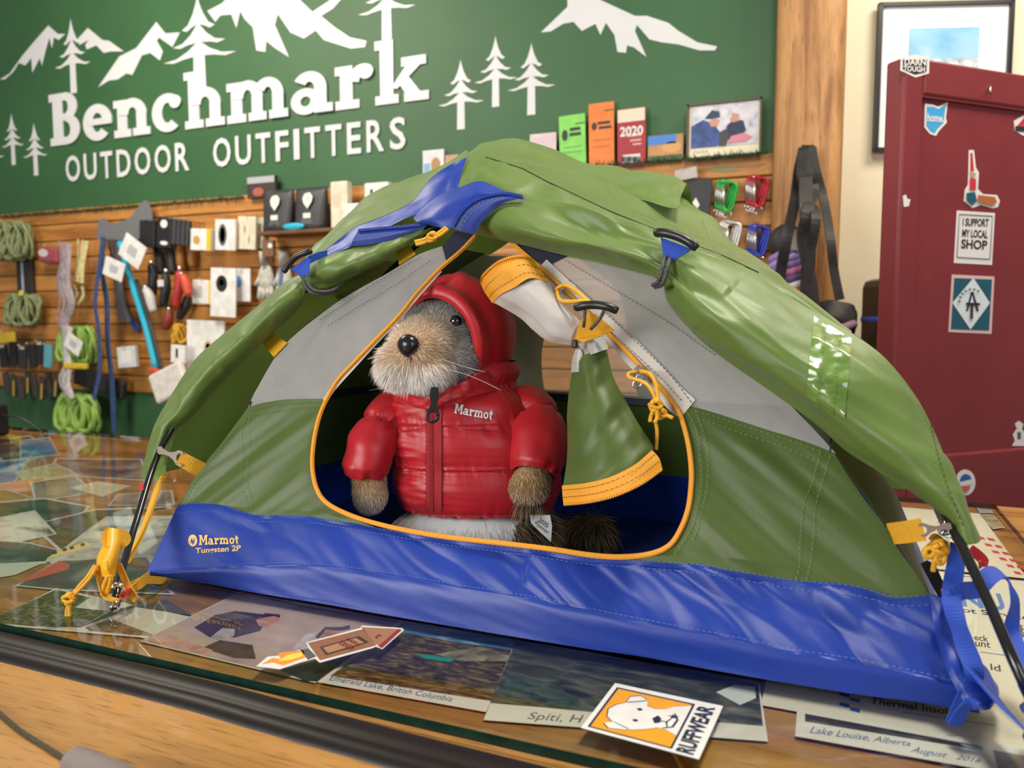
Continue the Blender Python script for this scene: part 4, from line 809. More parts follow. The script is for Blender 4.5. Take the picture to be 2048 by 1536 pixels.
for q in [[(521,681),(547,665),(574,686),(547,714)], [(789,488),(812,481),(831,508),(798,529)]]:
    prism('mesh_strap', [PF(x, y, -.003 if k > 1 else .03) for k, (x, y) in enumerate(q)], (0, -1, .4), .0012, m_yel, tent)
# left corner webbing with side-release buckle and cord
ribbon('corner_strap', [PF(328, 950, -.014), PF(312, 985, -.020), PF(292, 1045, -.040), PF(272, 1090, -.06), PF(250, 1130, -.085)], .012, m_yel, tent, 20, V((1, 0, .35)))
for y_ in (950, 957, 964): stitch('strap_bartack', [PF(320, y_, -.020), PF(338, y_+1, -.018)], m_dark)
bk = atd(226, 1120, PF(238, 1165, -.10).__sub__(C0).dot(CF))
def bpt(x, y, tw=0): return atd(x, y, (FLp-C0).dot(CF)-.002-tw)
bset = mat('yellow_plastic', (.88, .46, .02), .35)
gobj('buckle', loft([[bpt(212,1062), bpt(222,1056,.006), bpt(236,1058,.006), bpt(243,1066)], [bpt(208,1085), bpt(220,1084,.010), bpt(236,1086,.010), bpt(244,1090)], [bpt(196,1110), bpt(212,1112,.011), bpt(230,1114,.011), bpt(238,1116)], [bpt(193,1130), bpt(206,1134,.010), bpt(222,1136,.010), bpt(232,1138)], [bpt(198,1150), bpt(208,1154,.006), bpt(220,1156,.006), bpt(230,1152)]], 14, 20, True), bset, tent)
rbox('buckle_button', bpt(211, 1130, .0115), .005, .002, .011, mat('yellow_button', (.90, .56, .04), .35), tent, Matrix.Rotation(PSI, 3, 'Z'), .3)
ribbon('strap_loop', [bpt(236,1066,.002), bpt(246,1070), bpt(251,1080), bpt(240,1088,.004), bpt(222,1092,.006), bpt(214,1082,.004), bpt(216,1068,.002), bpt(226,1062), bpt(240,1062)], .011, m_yel, tent, 40, V((-.6, -.8, .2)))
ribbon('foot_webbing', [bpt(194,1140), bpt(202,1168), bpt(210,1190), bpt(226,1199,.004), bpt(244,1196), bpt(262,1180,-.01), bpt(284,1164,-.03), PF(300,1152,-.006)], .012, m_yel, tent, 40, [CF*-1+V((0,0,.3)), CF*-1, V((0,0,1))-CF*.3, V((0,0,1))-CF*.4, V((0,0,1))])
ribbon('foot_webbing', [bpt(236,1128,-.006), bpt(246,1150,-.008), bpt(258,1176,-.008), bpt(272,1200,-.004)], .010, m_yel, tent, 16, V((1, 0, .4)))
ribbon('foot_webbing', [bpt(262,1172,-.02), bpt(290,1160,-.05), bpt(336,1162,-.11)], .009, m_yel, tent, 14, V((0, .3, 1)))
ribbon('red_tab', [bpt(243,1188,.004), bpt(252,1180,.006), bpt(258,1186,.004), bpt(250,1194,.004), bpt(244,1190,.004)], .009, mat('red_webbing', (.60, .015, .02), .5), tent, 20, CF*-1)
def knot(name, c, r, m, parent=tent, cr_=.0022):
    b = MB()
    for k in range(3):
        R_ = Matrix.Rotation(k*1.05+.4, 3, 'X') @ Matrix.Rotation(k*.8, 3, 'Z'); pts = [V(c)+R_ @ V((r*math.cos(a*.5236), r*.75*math.sin(a*.5236), .25*r*math.sin(a*1.04))) for a in range(13)]
        b.add(*tubegeo(pts, cr_, 8))
    return b.build(name, m, parent, True)
tubes('guy_cord', [[bpt(190,1130,.006), bpt(176,1152,.008), bpt(160,1170,.008), bpt(147,1186,.008)], [bpt(194,1132,.008), bpt(180,1156,.010), bpt(164,1174,.010), bpt(150,1188,.010)], [bpt(138,1205,.008), bpt(134,1220,.008), bpt(133,1234,.008)], [bpt(141,1206,.008), bpt(139,1220,.008), bpt(139,1235,.008)]], .0019, m_ycord, tent, 8, 16)
knot('cord_knot', bpt(138,1197,.009), .0062, m_ycord)
tubes('buckle_cord', [[bpt(205,1190), bpt(208,1172,.004), bpt(218,1150,.008), bpt(222,1160,.006), bpt(214,1186,.002)]], .0026, m_ycord, tent, 8, 16)
# toggles
def toggle(pts, m=m_black, r=.0040):
    q = cr(pts, 18); rr = [r*(.75 if i in (0, 17) else 1) for i in range(18)]; return tube('toggle', q, rr, m, tent, 10)
m_bung = mat('reflective_bungee', (.03, .03, .035), .5, var=.9, vscale=600, col2=(.08, .08, .085))
tO = lambda pts: [PF(*p) for p in pts]
toggle(tO([(567,545,-.046),(578,528,-.048),(594,513,-.048),(610,506,-.048),(624,502,-.046)]))
prism('toggle_web', tO([(582,538,-.044),(620,510,-.044),(616,552,-.040),(602,555,-.040)]), (0, -1, .3), .0016, m_bweb, tent)
ribbon('toggle_strap', tO([(618,520,-.042),(636,512,-.030),(654,508,-.014)]), .010, m_bweb, tent, 10, V((.2, 0, 1)))
tubes('toggle_cord', [tO([(604,552,-.044),(610,572,-.046),(626,586,-.044),(652,588,-.030),(676,578,-.01)]), tO([(611,551,-.044),(617,570,-.046),(634,582,-.044),(660,582,-.030),(690,567,-.006)])], .0020, m_bung, tent, 8, 24)
toggle(tO([(1310,466,-.052),(1330,466,-.056),(1357,473,-.056),(1380,485,-.056),(1394,498,-.052)]), r=.0050)
prism('toggle_web', tO([(1321,474,-.050),(1384,498,-.050),(1343,524,-.046),(1327,517,-.046)]), (0, -1, .3), .0016, m_bweb, tent)
tubes('toggle_cord', [tO([(1329,512,-.050),(1324,540,-.054),(1316,564,-.048),(1306,570,-.038)]), tO([(1340,516,-.050),(1334,542,-.054),(1325,568,-.048),(1310,574,-.038)])], .0024, m_bung, tent, 8, 20)
# ------------------------------------------------------------------ door flap tied back
m_stripe = mat('striped_facing', (.66, .66, .62), .6, wave=(220, 'Z', 1.0))
MR = [((982,604,-.012),(1000,588,-.034),(1040,570,-.040),(1075,558,-.034),(1099,566,-.016)), ((1000,612,-.012),(1022,602,-.036),(1060,585,-.044),(1092,576,-.036),(1112,588,-.016)), ((1040,636,-.012),(1056,622,-.036),(1080,606,-.044),(1106,600,-.036),(1124,606,-.016)), ((1066,660,-.012),(1080,645,-.036),(1100,628,-.044),(1122,620,-.034),(1140,622,-.016)), ((1096,682,-.012),(1106,668,-.034),(1124,648,-.040),(1142,636,-.032),(1158,640,-.016)), ((1140,690,-.014),(1142,678,-.028),(1148,662,-.034),(1156,650,-.028),(1166,650,-.018))]
strip('door_mesh_roll', MR, 50, 36, m_meshr, gdisp(.0050, -35, 14, 60, 4.))
strip('door_mesh_roll_back', [(s[0], (s[2][0], s[2][1], .006), s[4]) for s in MR], 20, 8, m_meshr, None)
YB = [((961,566,-.014),(968,550,-.032),(1000,524,-.046),(1040,513,-.044),(1068,520,-.026)), ((968,582,-.014),(978,566,-.034),(1008,542,-.048),(1046,532,-.046),(1080,538,-.026)), ((984,606,-.014),(1000,590,-.036),(1030,574,-.045),(1062,556,-.042),(1100,566,-.020))]
strip('door_zip_tape', YB, 30, 40, m_zip, gdisp(.0022, -60, 30, 40, 2.))
for t_ in (.42, .78):
    stitch("tape_stitching", [PF(*a).lerp(PF(*b_), t_)+V((0, -.0022, .001)) for a, b_ in zip(YB[0], YB[2])], m_thread_d)
coil('zip_teeth', [PF(x, y, o_-.001) for x, y, o_ in YB[0]], m_zip, .0024, .0014)
GFp = [((1144,742,-.014),(1152,734,-.026),(1166,712,-.034),(1190,703,-.034),(1213,696,-.016)), ((1138,780,-.014),(1156,778,-.030),(1176,764,-.042),(1200,756,-.036),(1226,752,-.016)), ((1134,830,-.014),(1160,830,-.036),(1190,820,-.044),(1222,812,-.038),(1254,806,-.016)), ((1135,880,-.014),(1166,884,-.038),(1206,872,-.048),(1246,864,-.040),(1280,852,-.016)), ((1133,925,-.014),(1170,928,-.040),(1216,918,-.050),(1262,902,-.042),(1304,888,-.016)), ((1126,972,-.016),(1172,968,-.042),(1220,956,-.052),(1268,932,-.044),(1306,902,-.018))]
strip('door_flap', GFp, 60, 50, m_bgr, gdisp(.0055, 60, 10, 40, 7.))
strip('door_flap_back', [(s[0], (s[2][0], s[2][1], .002), s[4]) for s in GFp], 20, 8, m_bgr, None)
YB2 = [((1124,971,-.018),(1172,966,-.046),(1220,954,-.056),(1268,930,-.048),(1304,900,-.020)), ((1125,990,-.018),(1174,984,-.046),(1224,972,-.056),(1276,948,-.048),(1318,916,-.020)), ((1127,1009,-.018),(1176,1004,-.046),(1228,992,-.056),(1282,968,-.048),(1325,938,-.020))]
strip('door_zip_tape', [tuple(r[k] for r in YB2) for k in range(5)], 60, 14, m_zip, None)
for t_ in (.28, .66): stitch('tape_stitching', [PF(*a).lerp(PF(*b_), t_)+V((0, -.0022, .001)) for a, b_ in zip(YB2[0], YB2[2])], m_thread_d)
coil('zip_teeth', [PF(x, y, o_-.001) for x, y, o_ in YB2[2]], m_zip, .0024, .0015)
strip('flap_facing', [((1158,688,-.020),(1184,676,-.040),(1208,667,-.022)), ((1162,702,-.020),(1188,692,-.042),(1212,683,-.022)), ((1166,715,-.020),(1192,706,-.042),(1217,697,-.022))], 14, 16, m_stripe, None)
strip('flap_facing', [((1150,700,-.016),(1158,698,-.028),(1166,705,-.026)), ((1144,722,-.016),(1154,722,-.030),(1166,724,-.028)), ((1142,745,-.016),(1154,744,-.030),(1168,742,-.028))], 10, 16, m_stripe, None)
toggle(tO([(1150,616,-.066),(1168,611,-.070),(1192,610,-.070),(1216,614,-.070),(1236,622,-.066)]), r=.0046)
prism('tie_web', tO([(1174,628,-.060),(1192,628,-.060),(1229,660,-.044),(1166,685,-.050),(1150,676,-.044),(1160,642,-.056)]), (0, -1, .3), .0016, m_yel, tent)
tubes('toggle_cord', [tO([(1170,620,-.070),(1169,640,-.068),(1167,654,-.062)]), tO([(1208,622,-.070),(1198,640,-.068),(1181,659,-.062)])], .0018, m_bung, tent, 8, 12)
rbox('cord_end', PF(1150, 688, -.045), .006, .006, .009, m_black, tent, None, .3)
def slider(x, y, o_):
    c = PF(x, y, o_); b = MB(); R_ = Matrix.Rotation(PSI, 3, 'Z') @ rotY(math.radians(45)); b.box(c, .0075, .004, .010, R_); b.box(c+V((0, -.003, 0)), .003, .003, .007, R_)
    b.add(*tubegeo([c+R_ @ V((.004*math.cos(a*.63), -.004, -.008+.005*math.sin(a*.63))) for a in range(11)], .0009, 6)); return b.build('zip_slider', m_metal, tent)
slider(1118, 577, -.012); slider(1276, 740, -.012); slider(1284, 756, -.014)
tubes('zip_pull_cord', [tO([(1112,578,-.020),(1130,570,-.030),(1156,584,-.040),(1180,606,-.060)]), tO([(1114,580,-.020),(1120,600,-.034),(1142,603,-.044),(1172,602,-.056),(1186,612,-.062)]), tO([(1274,744,-.016),(1258,746,-.022),(1258,755,-.024),(1290,766,-.024),(1308,790,-.024),(1310,806,-.026)]), tO([(1280,742,-.018),(1300,748,-.024),(1312,770,-.026),(1316,800,-.026)]), tO([(1308,816,-.026),(1302,832,-.026),(1300,844,-.026)]), tO([(1314,818,-.026),(1314,834,-.026),(1310,846,-.026)]), tO([(1322,826,-.016),(1336,832,-.016),(1346,836,-.016)]), tO([(1310,840,-.006),(1314,862,.0),(1312,900,.004)])], .0021, m_ycord, tent, 8, 18)
knot('cord_knot', PF(1311, 810, -.027), .0062, m_ycord); knot('cord_knot', PF(1322, 828, -.016), .005, m_ycord)
tubes('zip_pull_cord', [tO([(892,455,-.058),(880,464,-.060),(870,470,-.060)]), tO([(896,458,-.058),(884,468,-.060),(872,474,-.060)]), tO([(858,474,-.060),(844,480,-.060),(830,483,-.060)]), tO([(860,479,-.060),(846,486,-.060),(832,489,-.060)])], .0021, m_ycord, tent, 8, 10)
knot('cord_knot', PF(864, 474, -.061), .0058, m_ycord)
# ------------------------------------------------------------------ right corner: webbing, adjuster, cord
def rp(x, y, dd=0): return atd(x, y, (PF(1900, 1250, -.01)-C0).dot(CF)+dd)
ribbon('corner_strap', [rp(1918,1090,.03), rp(1910,1140,.02), rp(1903,1190,.0), rp(1910,1230,-.01), rp(1930,1290,-.02), rp(1948,1340,-.03), rp(1944,1372,-.03), rp(1926,1405,-.03), rp(1908,1448,-.028)], .0145, m_bweb, tent, 60, [CR, CR, CR+V((0, 0, .2)), CR*.8-CF*.5, CR*.5-CF, CR*.7-CF*.6, CR, CR, CR])
ribbon('webbing_tail', [rp(1905,1192,.0), rp(1925,1182,.0), rp(1955,1178,.01), rp(1975,1155,.02), rp(1995,1144,.03), rp(2015,1158,.03), rp(2030,1200,.02), rp(2024,1260,.02), rp(2040,1310,.0), rp(2070,1350,-.02)], .015, m_bweb, tent, 70, [V((0, 0, 1)), V((0, 0, 1)), V((0, 0, 1))+CF*.5, CF+V((0, 0, .6)), CF+V((0, 0, .3)), CR+CF*.8, CR+CF*.3, CR, CR, CR])
ribbon('corner_webbing', [rp(1955,1350,-.03), rp(1985,1390,-.05), rp(2020,1430,-.08), rp(2060,1468,-.10), rp(2092,1490,-.10)], .030, m_bweb, tent, 24, CR-V((0, 0, .9)))
ribbon('webbing_tail', [rp(1950,1400,-.05), rp(1938,1408,-.055), rp(1922,1424,-.05), rp(1908,1450,-.045)], .010, m_bweb, tent, 20, CR)
gobj('tub_corner', loft([[rp(1859,1188,.02), rp(1902,1206,.01), rp(1925,1250,.03)], [rp(1870,1260,-.005), rp(1925,1285,-.006), rp(1950,1310,.03)], [rp(1890,1330,-.02), rp(1948,1345,-.02), rp(1978,1350,.02)], [rp(1920,1390,-.03), rp(1972,1392,-.035), rp(1996,1372,.0)], [rp(1946,1420,-.04), rp(1980,1418,-.045), rp(1997,1392,-.02)]], 24, 36, True), m_blue, tent, gdisp(.006, 60, 20, 50, 4.))
prism('strap_adjuster', [rp(x, y, .03) for x, y in [(1846,1130),(1858,1122),(1870,1128),(1904,1200),(1898,1212),(1886,1206)]], -CF, .004, m_black, tent)
tubes('corner_cord', [[rp(1880,1085,.03), rp(1872,1110,.02), rp(1866,1142,.024)], [rp(1886,1178,.02), rp(1896,1186,.02), rp(1904,1194,.02)], [rp(1870,1094,.02), rp(1852,1098,.02), rp(1850,1112,.02), rp(1862,1112,.02), rp(1874,1100,.02)], [rp(1880,1092,.02), rp(1890,1110,.02), rp(1884,1126,.02), rp(1874,1122,.02), rp(1874,1104,.02)], [rp(1862,1080,.03), rp(1870,1072,.03), rp(1884,1082,.03), rp(1892,1096,.03)]], .0024, m_ycord, tent, 8, 20)
knot('cord_knot', rp(1876, 1096, .022), .0072, m_ycord, tent, .0026)
ribbon('red_tab', [rp(1940,1098,.05), rp(1956,1110,.05), rp(1968,1124,.05), rp(1958,1130,.05)], .009, mat('red_webbing', (.60, .015, .02), .5), tent, 12, CR+V((0, 0, .5)))
ribbon('red_tab', [bpt(284,968,-.02), bpt(282,975,-.02), bpt(285,980,-.02)], .005, mat('red_webbing', (0, 0, 0)), tent, 6, CR)
for o in tent.children:
    for v in o.data.vertices:
        if v.co.z < .0008: v.co.z = .0008
# ------------------------------------------------------------------ plush marmot in a red puffy jacket
PD = 1.035                                   # distance of the plush axis along the view direction
def pp(x, y, tw=0.0): return atd(x, y, PD-tw)
PXM = PD/FPX                                 # metres per photo pixel at the plush
TV = V((math.sin(PSI), -math.cos(PSI), 0)); RV = V((math.cos(PSI), math.sin(PSI), 0)); UZ = V((0, 0, 1))
FH = (TV*math.cos(math.radians(34))-RV*math.sin(math.radians(34))); FH = (FH*math.cos(math.radians(10))-UZ*math.sin(math.radians(10))).normalized()
SH = FH.cross(UZ).normalized()*-1; UH = SH.cross(FH).normalized()
if UH.z < 0: UH = -UH
pl = thing('plush_marmot', 'grey and cream furry plush marmot sitting inside the tent in a red jacket', 'plush toy', onz(950, 1112, .003)+V((0, .0, 0)))
def basis(f):
    s = f.cross(UZ).normalized(); u = s.cross(f).normalized(); return Matrix((s, f, u)).transposed()
HC = pp(918, 664, .0)
bd = MB()
Rh = Matrix((SH, FH, UH)).transposed()
SK = pp(893, 665, .004)
ellipsoid(bd, SK, .060, .058, .050, Rh)                                        # skull
ellipsoid(bd, pp(846, 690, .050), .044, .036, .036, Rh)                        # bridge and cheeks
NOSE = pp(817, 692, .098)
ellipsoid(bd, pp(822, 700, .078), .030, .020, .024, Rh)
ellipsoid(bd, pp(797, 728, .062), .026, .026, .025, Rh); ellipsoid(bd, pp(850, 736, .066), .029, .026, .026, Rh)   # muzzle pads
ellipsoid(bd, pp(838, 758, .056), .022, .020, .018, Rh)                        # chin
ellipsoid(bd, pp(905, 715, .036), .040, .034, .034, Rh)                        # cheek
ellipsoid(bd, pp(935, 800, -.01), .05, .04, .09)                               # chest and neck
ellipsoid(bd, pp(948, 930, -.005), .075, .055, .10)
bc = pp(948, 1056, .0); ellipsoid(bd, V((bc.x, bc.y, .040)), .110, .086, .044, Matrix.Rotation(PSI, 3, 'Z'))   # belly and haunches
def limb(pts, rr, n=10):
    q = cr(pts, n); R_ = [rr[0]+(rr[-1]-rr[0])*i/(n-1) for i in range(n)]; bd.add(*tubegeo(q, R_, 14))
limb([pp(800, 800, .0), pp(760, 860, .03), pp(738, 930, .045), pp(739, 975, .05)], [.026, .020]); limb([pp(1050, 800, .0), pp(1078, 870, .03), pp(1070, 930, .055), pp(1062, 962, .07)], [.026, .022])
ellipsoid(bd, pp(740, 984, .052), .0215, .020, .0255); ellipsoid(bd, pp(1058, 973, .078), .0250, .022, .0225)
tl = [pp(1070, 1085, -.06), pp(1110, 1090, -.055), pp(1150, 1082, -.04), pp(1185, 1068, -.03)]
limb(tl, [.020, .026]); ellipsoid(bd, tl[-1], .024, .022, .026)
for v in bd.v: v.z = max(v.z, .0045)
me = bpy.data.meshes.new('body'); me.from_pydata([tuple(v) for v in bd.v], [], bd.f); me.update()
tmp = bpy.data.objects.new('tmp', me); COL.objects.link(tmp); mo = tmp.modifiers.new('r', 'REMESH'); mo.mode = 'VOXEL'; mo.voxel_size = .0042; m2 = tmp.modifiers.new('s', 'SMOOTH'); m2.factor = .5; m2.iterations = 5
dg = bpy.context.evaluated_depsgraph_get(); dg.update(); bme = bpy.data.meshes.new_from_object(tmp.evaluated_get(dg)); bpy.data.objects.remove(tmp)
bme.name = 'body'
def lerp3(a, b, t): t = max(0, min(1, t)); return tuple(x+(y-x)*t for x, y in zip(a, b))
cream, white, tan, grey, dgrey, brown = (.80, .62, .43), (.95, .92, .88), (.60, .40, .20), (.42, .41, .39), (.045, .045, .05), (.17, .12, .06)
def ishead(p):
    q = p-HC
    if (p-NOSE).dot(RV) > .112: return False
    return q.length < .135 and p.z > pp(850, 785, .06).z and (q.dot(UH) > -.05 or q.dot(FH) > .035) and not (q.dot(UH) < -.04 and (p-NOSE).dot(RV) > .065)
def furcol(p, rnd):
    """root colour, tip colour, length, droop by place on the body"""
    q = p-HC; a = q.dot(FH); s = q.dot(SH); u = q.dot(UH)
    if ishead(p):
        dn = (p-NOSE).length
        z_ = (p-NOSE).dot(UZ); x_ = (p-NOSE).dot(RV)
        if z_ < -.020 and x_ < .050: c = lerp3(white, cream, (z_+.036)/.02); return c, lerp3(c, white, .7), .013+.006*rnd, 1.0
        if dn < .030: return lerp3(cream, tan, .15), cream, .006+.003*rnd, .3
        t = max(0, (dn-.038)/.036)
        if x_ < -.012: return cream, lerp3(cream, white, rnd), .009+.005*rnd, .4
        if z_ > .022: return lerp3(cream, grey, t*.9), lerp3(lerp3(cream, grey, .2+t*.6), dgrey, rnd*(.25+.7*t)), .0075, .2
        c = lerp3(cream, grey, t*1.1); return c, lerp3(c, dgrey, rnd*(.15+.75*min(1, t))), .0085, .35
    if p.x > pp(1095, 1080, -.05).x and p.z < .1 : return brown, dgrey if rnd < .6 else tan, .020+.008*rnd, .1
    if (p-pp(740, 984, .05)).length < .05 or (p-pp(1058, 973, .075)).length < .05:
        t = (p.z-pp(740, 1010, .05).z)/.03; c = lerp3(lerp3(cream, white, .4), tan, t); return lerp3(c, brown, .15), lerp3(c, brown, rnd*.7), .0065, .7
    r = (p-pp(900, 1080, .06)).dot(RV)
    c = white
    if r > .085: c = lerp3(white, (.12, .11, .10), (r-.085)/.03)
    if r < -.045: c = lerp3(white, cream, .5)
    return c, lerp3(c, grey, rnd*.35), .020+.008*rnd, 1.2
m_skin = vcolmat('plush_skin', .9); m_fur = vcolmat('plush_fur', .65)
ca = bme.color_attributes.new('Col', 'FLOAT_COLOR', 'POINT')
for i, v in enumerate(bme.vertices):
    c = furcol(v.co, .3)[0]; ca.data[i].color = (*c, 1)
bme.materials.clear(); bo = link('body', bme, m_skin, pl, True)
bme.calc_loop_triangles(); tris = [(t.vertices[:], t.area) for t in bme.loop_triangles]; vco = [v.co.copy() for v in bme.vertices]; vno = [v.normal.copy() for v in bme.vertices]
rnd = random.Random(3)
fv = []; ff = []; fc = []
jz0, jz1 = pp(948, 1030, .08).z, pp(900, 790, .05).z
dens = 480000
for (ia, ib, ic), ar in tris:
    cen = (vco[ia]+vco[ib]+vco[ic])/3
    qh = cen-HC; inhead = ishead(cen)
    pawd = min((cen-pp(740, 984, .052)).length, (cen-pp(1058, 973, .078)).length)
    if not inhead and pawd > .036 and cen.z > jz0-.006: continue
    if inhead and qh.dot(FH) < -.02: continue
    nn = ar*dens*(1.5 if inhead else 1.0); k = int(nn)+(1 if rnd.random() < nn-int(nn) else 0)
    for _ in range(k):
        a_, b_ = rnd.random(), rnd.random()
        if a_+b_ > 1: a_, b_ = 1-a_, 1-b_
        p = vco[ia]+(vco[ib]-vco[ia])*a_+(vco[ic]-vco[ia])*b_; n = (vno[ia]+(vno[ib]-vno[ia])*a_+(vno[ic]-vno[ia])*b_).normalized()
        r0 = rnd.random(); c0, c1, ln, droop = furcol(p, r0)
        if inhead:
            fl_d = (p-NOSE); fl_d = fl_d-n*fl_d.dot(n); fl_d = fl_d.normalized() if fl_d.length > 1e-5 else SH
        else: fl_d = V((0, 0, -1))
        d = n*.75+fl_d*.75+V((0, 0, -.45*droop))+V((rnd.uniform(-.3, .3), rnd.uniform(-.3, .3), rnd.uniform(-.3, .3)))
        d.normalize(); ln *= rnd.uniform(.7, 1.2); wv = d.cross(V((rnd.uniform(-1, 1), rnd.uniform(-1, 1), rnd.uniform(-1, 1)))).normalized()*rnd.uniform(.00028, .00042)
        mid_ = p+d*ln*.5; d2 = (d+fl_d*.35+V((0, 0, -.3*droop))).normalized(); tip = mid_+d2*ln*.5
        if tip.z < .0045: tip.z = .0045
        if mid_.z < .0045: mid_.z = .0045
        b0 = len(fv); fv += [p-wv, p+wv, mid_+wv*.8, mid_-wv*.8, tip]; ff += [(b0, b0+1, b0+2, b0+3), (b0+3, b0+2, b0+4)]
        cm = lerp3(c0, c1, .45); fc += [c0, c0, cm, cm, c1]
fo = mesh('fur', fv, ff, m_fur, pl); ca = fo.data.color_attributes.new('Col', 'FLOAT_COLOR', 'POINT')
flatc = []
for c in fc: flatc += [*c, 1]
ca.data.foreach_set('color', flatc); tag(fo, kind='stuff')
print('fur strands', len(fc)//5)
# face
b = MB(); ellipsoid(b, NOSE, .0150, .0120, .0145, Rh, 20, 14)
for v in b.v:
    q = v-NOSE
    if q.dot(UH) < 0: v -= SH*(q.dot(SH)*.45*(-q.dot(UH)/.0145))
b.build('nose', mat('nose_black', (.012, .011, .012), .22, bump=.2, bscale=300), pl, True)
bbv = BVHTree.FromPolygons(vco, [tuple(t[0]) for t in tris])
for ex, ey in ((912, 643),):
    h = hit(bbv, ex, ey, -.0015); e = MB(); ellipsoid(e, h, .0085, .0085, .0085, None, 18, 12); eo = e.build('eye', mat('eye_black', (.006, .006, .008), .03, coat=1), pl, True)
    rim = [h+(RV*math.cos(a*.4488)+UZ*math.sin(a*.4488))*.0094-ray(ex, ey)*.0016 for a in range(15)]; tube('eyelid', rim, .0011, mat('lid_grey', (.16, .16, .15), .6), pl, 6)
ml = HC+FH*.10-UH*.034
h0 = [hit(bbv, x, y, .002) for x, y in [(822, 716), (820, 730), (823, 742)]]
if all(h0): tube('mouth_line', h0, .0012, mat('mouth_dark', (.10, .06, .04), .8), pl, 6, 8)
# whiskers
wk = [[(850, 705), (895, 722), (935, 735), (971, 744)], [(870, 735), (920, 745), (960, 760), (1003, 781)], [(800, 705), (775, 700), (748, 697)], [(795, 715), (770, 712), (735, 718)], [(800, 725), (770, 745), (752, 760)]]
for q in wk: tube('whisker', [pp(x, y, .085 if x > 840 else .08) for x, y in q], .00035, mat('whisker_white', (.75, .70, .65), .4), pl, 5, 16)
# ---- jacket
m_red = mat('red_ripstop', (.50, .010, .018), .42, sheen=.08, bump=.06, bscale=900, var=.05, vscale=30, spec=.5)
m_redd = mat('red_zip_tape', (.40, .012, .018), .6, bump=.5, bscale=1500)
m_rthread = mat('red_thread', (.16, .004, .010), .7)
prof = [(1034, 956, 150, 0.), (1016, 955, 163, 0), (985, 953, 170, 0), (955, 949, 165, 0), (941, 946, 157, 1), (925, 943, 165, 0), (895, 938, 168, 0), (868, 932, 160, 0), (854, 928, 149, 1), (840, 925, 152, 0), (812, 920, 148, 0), (795, 918, 132, 0), (778, 915, 112, 1), (764, 922, 112, 0), (748, 932, 108, 0), (728, 938, 96, 0)]
rings = []; NA = 180
for py, cx, rx, sm_ in prof:
    c = pp(cx, 642+(py-642)*.926); r = rx*PXM; ring = []
    for k in range(NA):
        a = 2*math.pi*k/NA; ring.append(c+RV*(r*math.cos(a))+TV*(r*.74*math.sin(a)))
    rings.append(ring)
cols = [ucr([r[k] for r in rings], 170) for k in range(NA)]; G = [[cols[k][j] for k in range(NA)] for j in range(170)]
seamz = [pp(920, 642+(y-642)*.926).z for y in (1036, 941, 854, 778)]
def jdisp(p, u, v):
    dz = min(abs(p.z-s) for s in seamz); near = math.exp(-dz/.008)
    ang = u*2*math.pi
    puck = noise.noise(V((ang*15, p.z*14, 3)))*.0044*near+noise.noise(V((ang*34, p.z*20, 8)))*.0016*near
    zipd = abs(u-.40); puck += noise.noise(V((p.z*150, ang*2.5, 5)))*.0042*math.exp(-zipd*16)
    return puck+noise.noise(V((ang*2, p.z*30, 1)))*.0018-.0035*math.exp(-(dz/.0035)**2)
jk = gobj('jacket', G, m_red, pl, jdisp, closed=True)
def sleeve(pts, rad, seams, cuff):
    q = cr([pp(*p) for p in pts], 46); L = len(q); rr = []
    for i in range(L):
        t = i/(L-1); base = rad[0]+(rad[1]-rad[0])*min(1, t*2) if t < .5 else rad[1]+(rad[2]-rad[1])*(t-.5)*2
        d = min([abs(t-s_) for s_ in seams]+[9]); base *= 1-.26*math.exp(-d/.040)
        if t > .93: base *= 1-.16*((t-.93)/.07)
        rr.append(base)
    vs, fs = tubegeo(q, rr, 40); fs = fs[:-1] if cuff else fs; o = mesh('sleeve', vs, fs, m_red, jk, True)
    me = o.data; ns = [v.normal.copy() for v in me.vertices]
    for k, v in enumerate(me.vertices):
        t = (k//40)/(L-1); d = min([abs(t-s_) for s_ in seams]+[abs(1-t), 9]); v.co += ns[k]*(noise.noise(V(((k % 40)*.55, t*7, rad[0]*99)))*.0060*math.exp(-d/.09)+noise.noise(V((v.co.x*26, v.co.y*26, v.co.z*40)))*.0034)
    me.update(); si = int(seams[-1]*(L-1)); stitch('sleeve_stitching', [q[si]+(V(vs[si*40+k])-q[si])*1.03 for k in range(40)], m_rthread, parent=jk); return q, rr
sleeve([(800, 802, -.01), (770, 845, .025), (742, 895, .045), (730, 945, .05), (729, 952, .05)], [.026, .0315, .029], [.0, .46], True)
sleeve([(1040, 800, -.01), (1068, 840, .02), (1076, 890, .05), (1068, 940, .066), (1066, 952, .07)], [.032, .0385, .034], [.0, .36], True)
